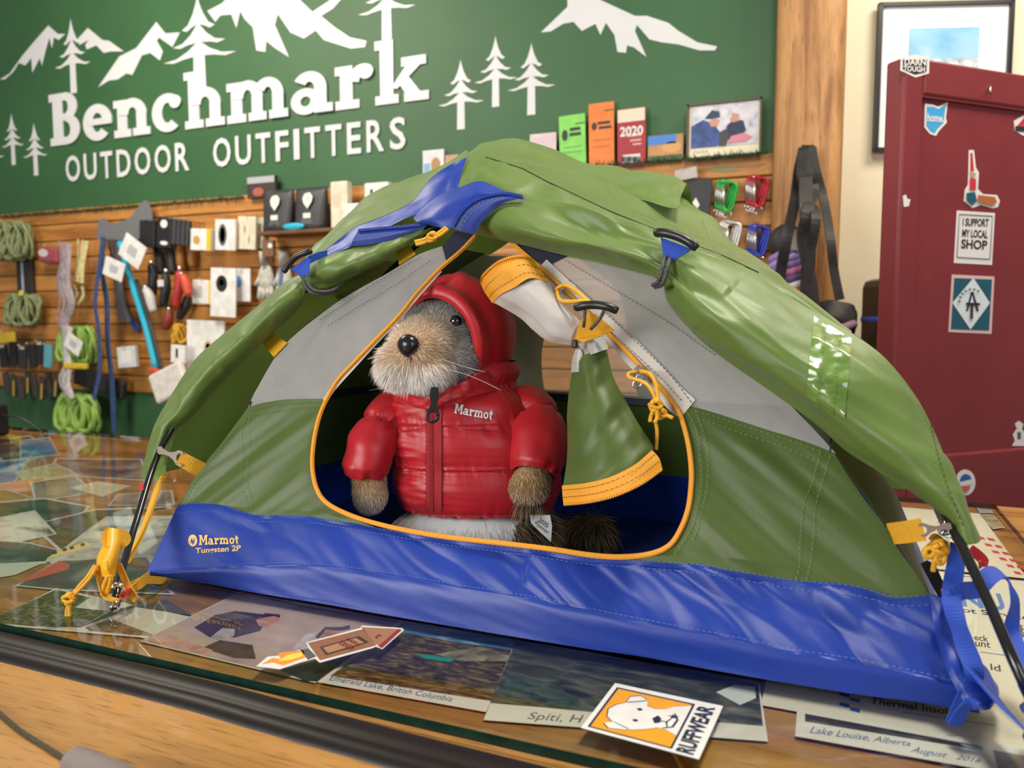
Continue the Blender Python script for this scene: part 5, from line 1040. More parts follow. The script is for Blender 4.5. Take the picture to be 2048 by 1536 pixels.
# hood: shell around the head with a padded rim
HR = .0765; HF = FH; rgs = []
ph = [51, 54, 60, 70, 84, 96, 110, 126, 145, 165, 178]
for p_ in ph:
    ring = []
    for k in range(72):
        a = 2*math.pi*k/72; t = math.radians(p_); d = HF*math.cos(t)+(SH*math.cos(a)+UH*math.sin(a))*math.sin(t)
        up = max(0, d.z); r = HR*(1+.04*up-.02*abs(d.dot(SH)))
        if p_ <= 51: r *= .93
        elif p_ == 54: r *= 1.0
        elif p_ == 60: r *= 1.03
        elif p_ == 70: r *= .965
        elif p_ in (96,): r *= 1.02
        ring.append(HC-UH*.004+d*r)
    rgs.append(ring)
cols = [ucr([r[k] for r in rgs], 60) for k in range(72)]; G = [[cols[k][j] for k in range(72)] for j in range(60)]
def hdisp(p, u, v):
    n1 = noise.noise(V((u*60, v*3, 2)))*.0024*math.exp(-abs(v-.30)/.06); c_ = math.exp(-(min(abs(u-.24), abs(u-.29))/.012)**2)*-.0030 if v > .05 else 0
    return n1+c_+noise.noise(p*24)*.0018
gobj('hood', G, m_red, jk, hdisp, closed=True)
# collar piece under the chin
gobj('collar', loft([[pp(800, 778, .05), pp(830, 792, .085), pp(868, 792, .095), pp(910, 772, .085), pp(965, 745, .06), pp(1010, 735, .02)], [pp(795, 795, .045), pp(830, 815, .080), pp(868, 815, .092), pp(915, 800, .085), pp(975, 785, .06), pp(1030, 775, .01)]], 40, 10), m_red, jk, lambda p, u, v: noise.noise(V((u*26, v*2, 0)))*.003)
jbv = BVHTree.FromPolygons([v.co for v in jk.data.vertices], [tuple(p.vertices) for p in jk.data.polygons])
jpt = hitor(jbv, .0032, lambda x, y: pp(x, y, .075))
# zip tape, teeth, slider, pull
G = [[(hit(jbv, x, y, .0022) or pp(x, y, .08)) for x in [850+((866-850)*0)+dx+(868-868)*0 for dx in (2, 8, 13, 18, 24, 33)]] for y in range(782, 1032, 6)]
gobj('zip_tape', G, m_redd, jk)
b = MB()
for y in range(800, 1026, 3):
    c = hit(jbv, 862+(y-800)*.004, y, .0032) or pp(862, y, .08); b.box(c, .0045, .0020, .0013, Matrix.Rotation(PSI, 3, 'Z'))
o = b.build('zip_teeth', m_redd, jk); tag(o, kind='stuff')
for dx in (851, 884): stitch('zip_stitching', [(hit(jbv, dx, y, .003) or pp(dx, y, .08)) for y in range(790, 1030, 12)], m_rthread, parent=jk)
zp = lambda x, y, d=.004: pp(x, y, .098+d)
prism('slider', [zp(x, y, .010) for x, y in [(862, 774), (876, 774), (878, 792), (874, 806), (862, 806), (859, 792)]], -CF, .004, m_black, jk)
ringp = [(865+11*math.cos(a*.3307), 832+11.5*math.sin(a*.3307)) for a in range(20)]
tube('pull_ring', [zp(x, y, .012) for x, y in ringp], .0022, m_black, jk, 8)
prism('zip_pull', [zp(x, y, .014) for x, y in [(863, 802), (873, 802), (877, 822), (873, 824), (866, 820), (858, 822), (854, 824), (860, 812)]], -CF, .003, m_black, jk)
slabq('chest_lettering', 'Marmot', [(908, 826), (984, 840), (987, 820), (911, 807)], jpt, mat('white_print', (.85, .82, .78), .5), jk)
# baffle seams
for yy, x0, x1, sl in [(941, 792, 850, -.06), (941, 886, 1012, .03), (854, 784, 850, -.22), (854, 886, 1010, .09)]:
    pts = [(hit(jbv, x, yy+(x-(x0 if sl > 0 else x1))*sl+(0 if sl > 0 else 0), .0010)) for x in range(x0, x1, 5)]; pts = [p for p in pts if p]
    if len(pts) > 3: stitch('baffle_stitching', pts, m_rthread, parent=jk)
hem = [(hit(jbv, x, 1026+(x-830)*.012, .0012)) for x in range(806, 1110, 8)]; hem = [p for p in hem if p]
if len(hem) > 3: stitch('hem_stitching', hem, m_rthread, parent=jk)
# care tag
tg0 = [pp(x, y, .085) for x, y in [(1060, 1030), (1100, 1030), (1104, 1052), (1102, 1084), (1082, 1066), (1062, 1046)]]
ctg = prism('care_tag', tg0, -CF, .0004, mat('tag_white', (.78, .77, .74), .5), jk)
for s_, q_ in [('Myanmar', [(1068, 1050), (1094, 1070), (1098, 1062), (1072, 1042)]), ('2025', [(1074, 1042), (1094, 1056), (1098, 1048), (1080, 1036)])]: textq('tag_print', s_, q_, lambda x, y: pp(x, y, .0862), m_print, jk)
# ------------------------------------------------------------------ things on the slatwall and its ledge
def rectw(px, py, w_, h_, off):
    """centre and size in metres of a px rectangle on the wall plane moved out by off"""
    c = wl(px, py, off); s = (wl(px+w_/2, py, off)-wl(px-w_/2, py, off)).length; hh = (wl(px, py-h_/2, off)-wl(px, py+h_/2, off)).length; return c, s, hh
def pack(label, px, py, w_, h_, col, off=.05, th=.02, tilt=0, cat='package', group='carded gear packs on the slatwall', marks=(), hook=True, name='gear_pack', bev=.15, rough=.5, zbot=None):
    c, sx, sz = rectw(px, py, w_, h_, off)
    if zbot is not None: c.z = zbot+sz/2
    R_ = rotY(math.radians(tilt))
    t = thing(name, label, cat, c-V((0, 0, sz/2)), group)
    rbox('card', c, sx, th, sz, mat('pack_%02d%02d%02d_%d' % (col[0]*99, col[1]*99, col[2]*99, rough*10), col, rough, var=.12, vscale=30), t, R_, bev)
    for nm, u, v, mw, mh, mc, shape in marks:
        p = c+R_ @ V((u*sx, -th/2-.0008, v*sz)); b = MB(); n_ = 4 if shape == 'box' else (4 if shape == 'dia' else 16)
        pts = []
        for k in range(n_):
            a = 2*math.pi*k/n_+(math.pi/4 if shape == 'box' else 0); kx = 1/math.cos(math.pi/4) if shape == 'box' else 1
            pts.append(p+R_ @ V((math.cos(a)*mw*sx/2*kx, 0, math.sin(a)*mh*sz/2*kx)))
        b.add(*prismgeo(pts, (0, -1, 0), .0006)); b.build(nm, mat('mark_%02d%02d%02d' % (mc[0]*99, mc[1]*99, mc[2]*99), mc, .5), t)
    if hook:
        h0 = c+R_ @ V((0, 0, sz/2-.004)); tube('peg', [V((h0.x, YW-.015, h0.z+.006)), V((h0.x, h0.y, h0.z+.004)), V((h0.x, h0.y-th/2-.02, h0.z+.010))], .0018, m_metal, t, 6)
    return t
W_, K_, CRM = (.78, .77, .74), (.018, .018, .02), (.72, .66, .50)
# cards on the ledge above the slatwall
LG = 'cards and prints on the ledge above the slatwall'
def ledge(label, x0, y0, x1, y1, col, marks=(), tilt=0, name='ledge_card', th=.004, off=.03): return pack(label, (x0+x1)/2, (y0+y1)/2, x1-x0, y1-y0, col, off, th, tilt, 'card', LG, marks, False, name, .1)
ledge('small white print of a brown bear left of the tent peak', 846, 300, 888, 352, (.70, .70, .72), [('bear', .12, -.1, .45, .6, (.42, .22, .08), 'o'), ('lake', -.3, -.2, .3, .4, (.25, .40, .60), 'box')])
ledge('tiny red and white card half hidden by the tent', 891, 310, 916, 345, (.60, .30, .26))
ledge('pale pink sunset print beside the lime card', 1060, 267, 1112, 340, (.72, .58, .55), [('hills', 0, -.25, .8, .3, (.20, .16, .22), 'box'), ('sky', 0, .2, .8, .4, (.62, .50, .56), 'box')])
t = ledge('lime green hang card with black print and a notch', 1119, 230, 1171, 333, (.22, .62, .10), [('bird', -.28, .12, .22, .22, K_, 'o'), ('print_block', .12, .22, .40, .06, K_, 'box'), ('print_block', .12, .12, .44, .06, K_, 'box'), ('notch', .30, .32, .36, .025, (.04, .16, .04), 'box'), ('print_line', 0, -.12, .7, .015, (.08, .30, .05), 'box'), ('print_line', 0, -.22, .7, .015, (.08, .30, .05), 'box')], -2)
ledge('tall orange hang card with black print', 1178, 206, 1228, 340, (.78, .20, .03), [('figure', -.28, .16, .2, .12, K_, 'o'), ('print_block', .1, .20, .5, .04, K_, 'box'), ('print_block', .15, .13, .5, .04, K_, 'box'), ('notch', .30, .38, .36, .02, (.10, .10, .03), 'box'), ('print_line', 0, -.05, .7, .012, (.45, .10, .02), 'box'), ('print_line', 0, -.15, .7, .012, (.45, .10, .02), 'box')], -1)
t = ledge('red and cream hang card with the number 2020 and a barcode', 1235, 217, 1291, 332, (.36, .02, .03), [('cream_top', 0, .38, .96, .22, (.74, .62, .48), 'box'), ('barcode', 0, -.38, .62, .16, (.70, .66, .62), 'box'), ('print_line', .1, .02, .5, .03, (.62, .40, .36), 'box'), ('print_line', .15, -.06, .4, .03, (.62, .40, .36), 'box'), ('print_line', .2, -.13, .3, .03, (.62, .40, .36), 'box')], -1)
vs, fs, _ = textgeo('2020', .03); c, sx, sz = rectw(1263, 262, 46, 20, .034); mesh('lettering', [c+V(((u-.5)*sx, 0, (v-.5)*sz)) for u, v in vs], fs, mat('card_white_ink', (.78, .72, .68), .5), t)
for k in range(9): MBX = MB(); MBX.box(wl(1246+k*4, 318, .034), .004 if k % 3 else .007, .0006, .016); MBX.build('barcode_line', m_print, t)
ledge('postcard of an orange canyon wall under blue sky', 1296, 270, 1366, 322, (.50, .26, .10), [('sky', -.1, .32, .8, .34, (.06, .20, .60), 'box'), ('cliff', .18, 0, .55, .45, (.62, .32, .12), 'o'), ('scrub', 0, -.38, .96, .2, (.06, .10, .03), 'box')])
# framed photograph
q = [(1373, 322), (1523, 306), (1525, 195), (1374, 210)]; P = [wl(x, y, .035) for x, y in q]; c = sum(P, V())/4
t = thing('framed_photo', 'framed photo of two people in blue jackets holding a small dog', 'picture frame', c)
x0, x1, z0, z1 = P[0].x, P[2].x, (P[0].z+P[1].z)/2, (P[2].z+P[3].z)/2; Y_ = P[0].y
fb = MB()
for a, b_, cc, d in ((x0, x1, z0, z0+.006), (x0, x1, z1-.006, z1), (x0, x0+.006, z0, z1), (x1-.006, x1, z0, z1)): fb.box(((a+b_)/2, Y_, (cc+d)/2), b_-a, .016, d-cc)
fb.build('frame', mat('dark_gilt_frame', (.10, .07, .03), .4), t)
def fr(name, u0, v0, u1, v1, dy, m): b = MB(); b.box((x0+(x1-x0)*(u0+u1)/2, Y_-dy, z0+(z1-z0)*(v0+v1)/2), (x1-x0)*(u1-u0), .001, (z1-z0)*(v1-v0)); return b.build(name, m, t)
def frp(name, pts, dy, m): b = MB(); ysheet(b, [(x0+(x1-x0)*u, z0+(z1-z0)*v) for u, v in pts], Y_-dy, .0005); return b.build(name, m, t)
fr('mount', .03, .04, .97, .96, .000, mat('cream_mount', (.76, .70, .50), .5)); fr('photo', .06, .20, .95, .95, .002, photomat('snow_scene', [(.30, .34, .46), (.60, .60, .66), (.75, .72, .76)], 30))
frp('jacket', [(.06, .20), (.06, .60), (.22, .70), (.36, .62), (.46, .44), (.48, .24), (.40, .20)], .003, mat('photo_blue_jacket', (.04, .08, .26), .5, var=.4, vscale=40)); frp('face', [(.30, .66), (.38, .72), (.45, .66), (.42, .56), (.33, .56)], .004, mat('photo_skin', (.55, .28, .20), .5))
frp('cap', [(.24, .72), (.34, .86), (.44, .82), (.45, .72), (.34, .70)], .0045, mat('photo_cap', (.02, .05, .10), .5)); frp('coat', [(.55, .30), (.54, .56), (.64, .66), (.76, .62), (.80, .44), (.70, .30)], .003, mat('photo_navy_coat', (.02, .03, .09), .5, var=.3, vscale=40)); frp('face', [(.58, .66), (.62, .78), (.70, .74), (.70, .62), (.62, .60)], .004, mat('photo_skin', (0, 0, 0)))
frp('dog', [(.44, .20), (.46, .46), (.54, .50), (.58, .40), (.54, .20)], .005, mat('photo_dog', (.05, .05, .05), .5)); frp('pink_sleeve', [(.56, .24), (.60, .36), (.78, .40), (.88, .32), (.80, .24)], .005, mat('photo_pink', (.62, .22, .28), .5))
for k in range(5): frp('signature_stroke', [(.10+k*.04, .10), (.11+k*.04, .155), (.117+k*.04, .155), (.107+k*.04, .10)], .0022, m_print)
ledge('small dark glass award block on the ledge left of the pouches', 497, 353, 553, 396, (.05, .04, .035), [('grey_band', 0, .33, .96, .3, (.42, .42, .45), 'box'), ('red_bloom', -.1, -.22, .4, .4, (.42, .10, .07), 'o')], name='award_block', th=.02, off=.031)
# black pouches on a shelf
shc, shw, shh = rectw(624, 466, 176, 12, .06)
o = rbox('display_shelf', V((shc.x, YW-.075, shc.z)), shw, .115, .014, mat('shelf_brown', (.16, .075, .03), .5, var=.2, vscale=12)); tag(o, 'short brown shelf carrying black pouches', 'shelf')
def pouch(px, py, w_, h_, lb, off=.08):
    c, sx, sz = rectw(px, py, w_, h_, off); c.z = shc.z+.0075+sz/2; t = thing('pouch', lb, 'pouch', c-V((0, 0, sz/2)), 'black pouches on the shelf'); rg = []
    for v in range(9):
        f = v/8; th = .034*(1-f)**.7+.004; ww = sx*(.47+.03*f if f > .1 else .46); rg.append([c+V((ww*math.copysign(abs(math.cos(a*.3927))**.4, math.cos(a*.3927)), th*math.copysign(abs(math.sin(a*.3927))**.6, math.sin(a*.3927)), sz*(f-.5))) for a in range(16)])
    G = [[rg[j][k] for k in range(16)] for j in range(9)]; G = [[c+V((0, 0, -sz/2))]*16]+G+[[sum(rg[-1], V())/16]*16]; gobj('bag', G, mat('pouch_charcoal', (.035, .035, .038), .5, var=.2, vscale=30), t, lambda p, u, v: .002*noise.noise(p*60), closed=True)
    Yf = c.y-.036
    def pl_(nm, pts, m): b = MB(); b.add(*prismgeo([c+V((u*sx, 0, v*sz))+V((0, Yf-c.y-(.0 if v < 0 else -.014*v*2)+.002, 0)) for u, v in pts], (0, -1, .2), .001)); b.build(nm, m, t)
    mw = mat('pouch_white_print', (.74, .72, .66), .5)
    pl_('emblem', [(-.16, .24), (-.10, .34), (.06, .36), (.16, .26), (.14, .14), (.02, -.02), (-.12, .12)], mw); pl_('emblem_cut', [(-.03, .30), (.0, .30), (.05, .14), (.02, .12)], mat('pouch_charcoal', (0, 0, 0)))
    pl_('badge', [(-.12, -.12), (.12, -.12), (.12, -.24), (-.12, -.24)], mw)
    for k in range(2): pl_('print_line', [(-.18, -.28-k*.05), (.16, -.28-k*.05), (.16, -.30-k*.05), (-.18, -.30-k*.05)], mat('pouch_grey_print', (.22, .22, .23), .5))
pouch(559, 415, 59, 84, 'charcoal pouch with white emblem beside the turquoise pad'); pouch(624, 415, 62, 86, 'charcoal pouch with white emblem beside the cream carton')
ptx = rectw(577, 454, 44, 14, .155); b = MB(); ellipsoid(b, V((ptx[0].x, YW-.1255, shc.z+.0069+ptx[2]/2)), ptx[1]/2, .006, ptx[2]/2); o = b.build('turquoise_pad', mat('turquoise_pad', (.02, .42, .58), .5), None, True); tag(o, 'turquoise oval pad lying before the charcoal pouches', 'pad')
pack('tall cream carton on the shelf beside the pouches', 683, 409, 34, 94, CRM, .08, .035, 0, 'box', 'cartons on the shelf', [('print_patch', -.1, .1, .4, .3, (.62, .54, .42), 'box')], False, 'carton', zbot=shc.z+.007)
pack('white square carton with small black mark on the ledge', 757, 392, 48, 52, W_, .05, .03, 0, 'box', 'cartons on the shelf', [('mark', -.2, .1, .1, .3, K_, 'box')], False, 'carton')
pack('low white carton in front of the tall cream carton', 706, 432, 34, 46, W_, .117, .026, 0, 'box', 'cartons on the shelf', [('mark', -.1, 0, .2, .2, (.4, .4, .4), 'o')], False, 'carton', zbot=shc.z+.007)
# garland
m_gar = mat('garland_green', (.015, .055, .02), .7, var=.4, vscale=60)
for nm, A, B_ in (('long left', (0, 436), (488, 396.5)), ('right', (1100, 341), (1536, 309))):
    go_ = .022 if nm[0] == 'l' else .054; pa, pb = wl(*A, go_), wl(*B_, go_); b = MB(); b.add(*tubegeo([pa.lerp(pb, i/20)+V((0, 0, .004)) for i in range(21)], .003, 6)); n_ = int((pb-pa).length*520)
    for i in range(n_):
        p = pa.lerp(pb, random.random())+V((0, 0, .004)); d = V((random.uniform(-.6, .6), random.uniform(-.8, .1), random.uniform(-.7, .9))).normalized()*random.uniform(.012, .028); s_ = V((d.z, 0, -d.x)).normalized()*.0016
        b.add([p-s_, p+s_, p+d], [(0, 1, 2)])
    o = b.build('garland', m_gar); tag(o, 'dark green garland along the %s part of the slatwall top' % ('long' if nm[0] == 'l' else 'short post-side'), 'garland')
# grey mountain silhouette plate
pts = [(192,478),(197,440),(208,436),(220,450),(250,440),(262,433),(272,420),(278,412),(288,400),(296,402),(304,425),(306,470),(260,482)]
o = prism('mountain_plate', [wl(x, y, .058) for x, y in pts], (0, -1, 0), .004, mat('plate_grey', (.17, .17, .18), .45)); tag(o, 'grey metal plate cut as a mountain skyline', 'plate')
# carded packs
pk = [('black carded pack left of the white-badged black pack', 297, 468, 30, 54, K_, 4, []), ('black carded pack with two white badges', 331, 466, 28, 60, K_, 6, [('badge', 0, .3, .5, .28, W_, 'o'), ('badge', .05, -.34, .55, .14, W_, 'o')])]
for k in range(4): pk.append(('thin charcoal sleeve hanging in the row of black packs', 350+k*9, 464+k, 7, 50, (.05, .05, .055), 6, []))
for lb, x, y, w_, h_, c_, ti, mk in pk: pack(lb, x, y, w_, h_, c_, .10, .02, ti, marks=mk)
pack('white and yellow box with an amber picture under black clip', 406, 480, 41, 44, W_, .10, .03, 4, marks=[('picture', -.18, -.02, .32, .4, (.55, .30, .08), 'o'), ('yellow_side', .40, 0, .2, .98, (.78, .52, .02), 'box')])
pack('white hang pack with outlined carabiner drawing', 452, 470, 40, 62, W_, .10, .012, 3, marks=[('outline', -.12, 0, .42, .72, (.12, .12, .13), 'o'), ('outline_inner', -.12, 0, .26, .52, (.70, .69, .68), 'o')])
pack('cream hang pack with faint drawing beside the white pack', 495, 466, 36, 66, CRM, .078, .012, 4, marks=[('sketch', -.1, .1, .12, .3, (.3, .26, .2), 'dia'), ('sketch', .15, -.2, .1, .3, (.3, .26, .2), 'dia')])
pack('narrow cream hang pack at the row end', 519, 466, 18, 62, (.70, .66, .54), .045, .012, 4)
pack('small brown and black clip pack with white cap', 538, 497, 22, 34, (.20, .10, .05), .112, .02, 0, marks=[('cap', .25, .15, .4, .3, W_, 'o')])
pack('white and yellow small box below the black tools', 408, 584, 38, 48, W_, .09, .025, 3, marks=[('picture', -.1, 0, .22, .5, (.45, .45, .44), 'box'), ('yellow_side', .42, 0, .15, .98, (.76, .58, .12), 'box')])
pack('white card with a black oval device', 447, 585, 50, 98, W_, .112, .008, 3, marks=[('device', -.05, .18, .44, .34, K_, 'o'), ('device_window', -.05, .2, .2, .14, (.35, .35, .36), 'o')])
pack('white card with a bright blue oval device', 485, 570, 32, 66, (.76, .76, .75), .07, .008, 2, marks=[('device', -.2, .1, .36, .38, (.12, .38, .75), 'o')])
pack('wide white card with faint orange drawing', 412, 690, 74, 98, W_, .08, .010, 2, marks=[('drawing', .08, -.05, .22, .3, (.72, .45, .34), 'o'), ('drawing_inner', .08, -.05, .14, .2, W_, 'o')])
pack('white pack labelled with a black bar below yellow cord', 358, 708, 28, 36, W_, .138, .015, 4, marks=[('bar', -.05, .05, .16, .5, K_, 'box')], hook=False)
pack('clear and white blister pack right of the blue strap', 256, 714, 36, 42, (.66, .66, .67), .09, .02, -5, marks=[('label_patch', 0, 0, .6, .6, W_, 'box')])
pack('black backing board with a white diamond badge near the tent vent', 1397, 400, 50, 86, (.02, .02, .022), .05, .012, 3, marks=[('badge', -.1, -.12, .34, .34, W_, 'dia')])
pack('silver foil tag left of the green carabiners', 1372, 348, 44, 22, (.45, .42, .38), .064, .004, -8)
for k, (x, y, c_) in enumerate([(8, 712, K_), (27, 708, K_), (46, 715, (.03, .03, .035)), (65, 712, K_), (82, 706, (.02, .02, .025)), (97, 712, (.12, .40, .46)), (12, 675, (.55, .42, .03))]):
    pack(['black clip pack with grey tip below the paracord' if k % 2 == 0 else 'plain black clip pack below the paracord', 'teal narrow pack beside the lime rope', 'yellow flat coil above the black clip packs'][0 if k < 5 else k-4], x, y, 14 if k < 6 else 34, 46 if k < 6 else 20, c_, .07+.006*k if k < 6 else .125, .014, (k % 3-1)*5, marks=[('tip', 0, .42, .7, .12, (.5, .5, .5), 'box')] if k % 2 == 0 and k < 6 else [])
for k in range(8): pack('dark tool with yellow edge in the lowest row' if k % 2 else 'plain dark tool in the lowest row', 14+k*14, 766+(k % 3)*6, 9, 44, (.05, .045, .04), .06+.008*(k % 3), .014, (k*37 % 24)-10, cat='tool', group='dark tools in the lowest row', marks=[('yellow_edge', .2, -.1, .35, .7, (.48, .34, .03), 'box')] if k % 2 else [], name='small_tool', hook=False)
# rope bundles
def hank(label, px, py, w_, h_, c1, c2, n=16, off=.08, r=.0055, name='rope_bundle', cat='rope', group='rope bundles on the slatwall'):
    c, sx, sz = rectw(px, py, w_, h_, off); t = thing(name, label, cat, c-V((0, 0, sz/2)), group)
    m = mat('rope_%02d%02d%02d' % (c1[0]*99, c1[1]*99, c1[2]*99), c1, .7, var=.5, vscale=160, col2=c2)
    for i in range(n):
        f = (i+.5)/n-.5; ph_ = random.uniform(-.4, .4); ww = sx*.30*(1-.3*abs(f)); pts = []
        for k in range(14):
            a = 2*math.pi*k/13+ph_; pts.append(c+V((f*sx*.55+ww*math.sin(a)*.55, random.uniform(-.006, .006)+.022*math.cos(a*1.0+i), sz*.5*math.cos(a)*(1-.25*abs(f)*2*random.random()))))
        tube('strand', pts, r, m, t, 6, 26)
    return t
cam1, cam2 = (.34, .38, .17), (.10, .13, .06)
hank('camouflage green paracord bundle under the garland end', 28, 482, 92, 76, cam1, cam2, 16, r=.0085); hank('camouflage paracord bundle with a yellow tag, lower one', 45, 620, 88, 62, cam1, cam2, 14, r=.0085)
o = rbox('yellow_tag', wl(42, 586, .124), .022, .006, .022, mat('tag_yellow', (.75, .66, .04), .5)); tag(o, 'small yellow tag on the lower paracord bundle', 'tag')
lime1, lime2 = (.36, .56, .12), (.20, .36, .06)
hank('lime green rope coil with a white price tag', 154, 690, 100, 72, lime1, lime2, 16, .065, .010); hank('lime green rope coil hanging lowest by the counter', 156, 826, 112, 74, lime1, lime2, 16, .10, .011)
hank('yellow twisted cord beside the wide white card', 358, 668, 26, 40, (.70, .40, .02), (.45, .22, .01), 6, .09, .007)
for lb, x, y, w_, h_, ti in [('white price tag on the lime rope coil', 147, 688, 32, 32, 30), ('large white tag on the turquoise pole', 265, 502, 46, 50, 32), ('white barcode tag on the navy sling', 228, 538, 40, 38, 20)]:
    pack(lb, x, y, w_, h_, W_, .192, .003, ti, 'tag', 'white swing tags', [('print_patch', 0, 0, .4, .4, (.45, .46, .48), 'box')], False, 'swing_tag')
# slings and straps
def sling(label, pts, wd, col, off=.07, group='slings on the slatwall', n=3, name='sling', spread=5):
    t = thing(name, label, 'sling', wl(pts[0][0], pts[-1][1], off), group); m = mat('sling_%02d%02d%02d' % (col[0]*99, col[1]*99, col[2]*99), col, .6, var=.25, vscale=50)
    for k in range(n):
        q = [wl(x+(k-(n-1)/2)*spread+3*math.sin(j*1.7+k), y+2*k, off+.006*k) for j, (x, y) in enumerate(pts)]; ribbon('strap', q, wd*(2.1 if n == 1 else 1.25), m, t, 30, V((1, .3*(k-1), 0)), .003)
    return t
sling('grey mauve knotted sling left of the yellow slings', [(128, 482), (130, 520), (126, 560), (133, 600), (124, 640), (136, 668)], .014, (.36, .30, .32), .118, n=4, spread=7)
sling('white grey twisted daisy chain below the knotted sling', [(134, 650), (130, 690), (136, 730), (128, 760), (138, 792)], .016, (.56, .52, .52), .165, n=3, spread=6)
sling('pale yellow sling loop beside the navy straps', [(164, 478), (160, 520), (158, 562)], .014, (.66, .58, .26), .09, n=3, spread=8); sling('short pale yellow sling ends below the loop', [(155, 570), (158, 590), (152, 606)], .012, (.60, .52, .26), .09, n=2, spread=14)
sling('navy blue webbing strap hanging to the counter', [(207, 474), (200, 540), (214, 600), (218, 680), (222, 760), (226, 866)], .022, (.045, .085, .22), .11, n=1); sling('navy blue forked webbing beside the long strap', [(205, 480), (188, 600), (198, 660), (202, 740), (186, 800)], .016, (.05, .09, .24), .155, n=1)
sling('blue webbing crossing behind the turquoise pole', [(232, 606), (258, 640), (278, 660)], .022, (.03, .08, .35), .042, n=1); sling('dark grey shock cord bundle left of the turquoise pole', [(225, 480), (232, 540), (242, 600), (250, 640)], .016, (.07, .07, .085), .07, n=3, spread=7)
# turquoise pole with red lock and grey sleeve
t = thing('folding_pole', 'turquoise trekking pole with red lock leaning across the slatwall', 'pole', wl(310, 742, .14))
tube('shaft', [wl(240, 484, .14), wl(262, 560, .14), wl(290, 650, .14), wl(312, 738, .14)], .013, mat('pole_turquoise', (.015, .42, .62), .35), t, 12, 20); tube('grey_sleeve', [wl(272, 560, .11), wl(300, 650, .11), wl(325, 748, .11)], .010, mat('pole_grey', (.09, .09, .09), .5), t, 10, 14)
rbox('lock', wl(312, 745, .15), .045, .03, .035, mat('lock_red', (.62, .06, .03), .5), t, rotY(.3), .3)
pack('white cloth bag hanging below the turquoise pole', 340, 765, 70, 62, (.74, .70, .64), .19, .03, -22, 'bag', None, [], False, 'cloth_bag', .4)
# black and red handled tools
for k, (x, y, h_, c_, ti) in enumerate([(318, 520, 56, (.03, .03, .032), -14), (342, 520, 58, (.035, .03, .03), -16), (360, 515, 52, (.30, .11, .02), -14), (383, 512, 46, (.26, .10, .02), -14), (305, 560, 60, K_, -6), (330, 580, 66, K_, 4), (356, 580, 74, (.42, .03, .02), 6), (372, 570, 44, (.62, .07, .03), -30), (368, 615, 50, (.03, .03, .03), 24), (300, 600, 50, (.55, .52, .50), -28), (335, 640, 40, (.25, .04, .02), 10)]):
    c, sx, sz = rectw(x, y, 15, h_, (.055, .05, .055, .05, .10, .10, .105, .148, .06, .148, .09)[k]); t = thing('handled_tool', ['black handled multitool in the upper tool row', 'brown black handled tool in the upper tool row', 'orange brown handle in the upper tool row', 'shorter orange brown handle in the upper tool row', 'black tool below the white-badged pack', 'black tool with white badge above the red clamp', 'red clamp with long body in the second tool row', 'bright red angled lever beside the red clamp', 'charcoal angled grip under the red lever', 'pale grey handled tool beside the turquoise pole', 'dark red small tool above the yellow cord'][k], 'tool', c, 'handled tools on the slatwall')
    R_ = rotY(math.radians(ti)); pts = [c+R_ @ V((.006*math.sin(f*5), 0, sz*(.5-f))) for f in [i/9 for i in range(10)]]; tube('handle', pts, [sx*(.34+.16*math.sin(i/9*3.1)) for i in range(10)], mat('tool_%02d%02d' % (c_[0]*99, c_[1]*99), c_, .45), t, 12)
    tube('head', [c+R_ @ V((0, 0, sz*.5)), c+R_ @ V((.006, 0, sz*.64))], sx*.22, m_metal, t, 10)
    if k == 5: rbox('badge', c+R_ @ V((0, -sx*.55, sz*.2)), sx*.8, .003, sz*.2, m_white, t, None, .3)
# pale gloves
for k, (x, ti, lb) in enumerate([(532, 4, 'pale grey work glove nearer the white cards'), (568, -4, 'pale grey work glove with blue stripe')]):
    c, sx, sz = rectw(x, 552, 34, 96, .06); t = thing('work_glove', lb, 'glove', c-V((0, 0, sz/2)), 'work gloves on the slatwall'); m = mat('glove_pale', (.52, .50, .44), .8, var=.25, vscale=40)
    b = MB(); ellipsoid(b, c+V((0, 0, -.01)), sx*.45, .016, sz*.30); b.build('palm', m, t, True); tube('cuff', [c+V((0, 0, sz*.22)), c+V((0, 0, sz*.5))], [sx*.34, sx*.40], m, t, 14, flat=.4)
    for f in range(4): tube('finger', [c+V(((f-1.5)*sx*.22, 0, -sz*.22)), c+V(((f-1.5)*sx*.26, -.004, -sz*.48))], .0105, m, t, 8)
    tube('thumb', [c+V((-sx*.3, 0, 0)), c+V((-sx*.55, -.006, -sz*.2))], .010, m, t, 8)
    if k: rbox('stripe', c+V((.0, -.017, .0)), sx*.2, .003, sz*.4, mat('glove_blue', (.10, .16, .32), .7), t, rotY(.2), .2)
pack('pink and white small pouch beside the paracord', 100, 510, 38, 32, (.34, .07, .10), .06, .03, 5, 'pouch', None, [('white_curve', -.2, .1, .5, .5, (.62, .56, .56), 'o')], True, 'small_pouch', .4)
pack('dark boxed item with pale edge behind the paracord', 52, 555, 30, 80, (.03, .025, .02), .029, .020, 0, 'box', None, [('pale_edge', -.1, 0, .16, .96, (.38, .42, .50), 'box')], False, 'dark_box')
pack('black webbing belt bundle hanging behind the navy straps', 200, 765, 100, 38, (.02, .02, .022), .07, .03, 12, 'belt', None, [], False, 'belt_bundle', .4)
pack('yellow sleeve band on the twisted daisy chain', 152, 732, 46, 12, (.62, .46, .03), .174, .020, 0, 'band', None, [], False, 'yellow_band', .3)
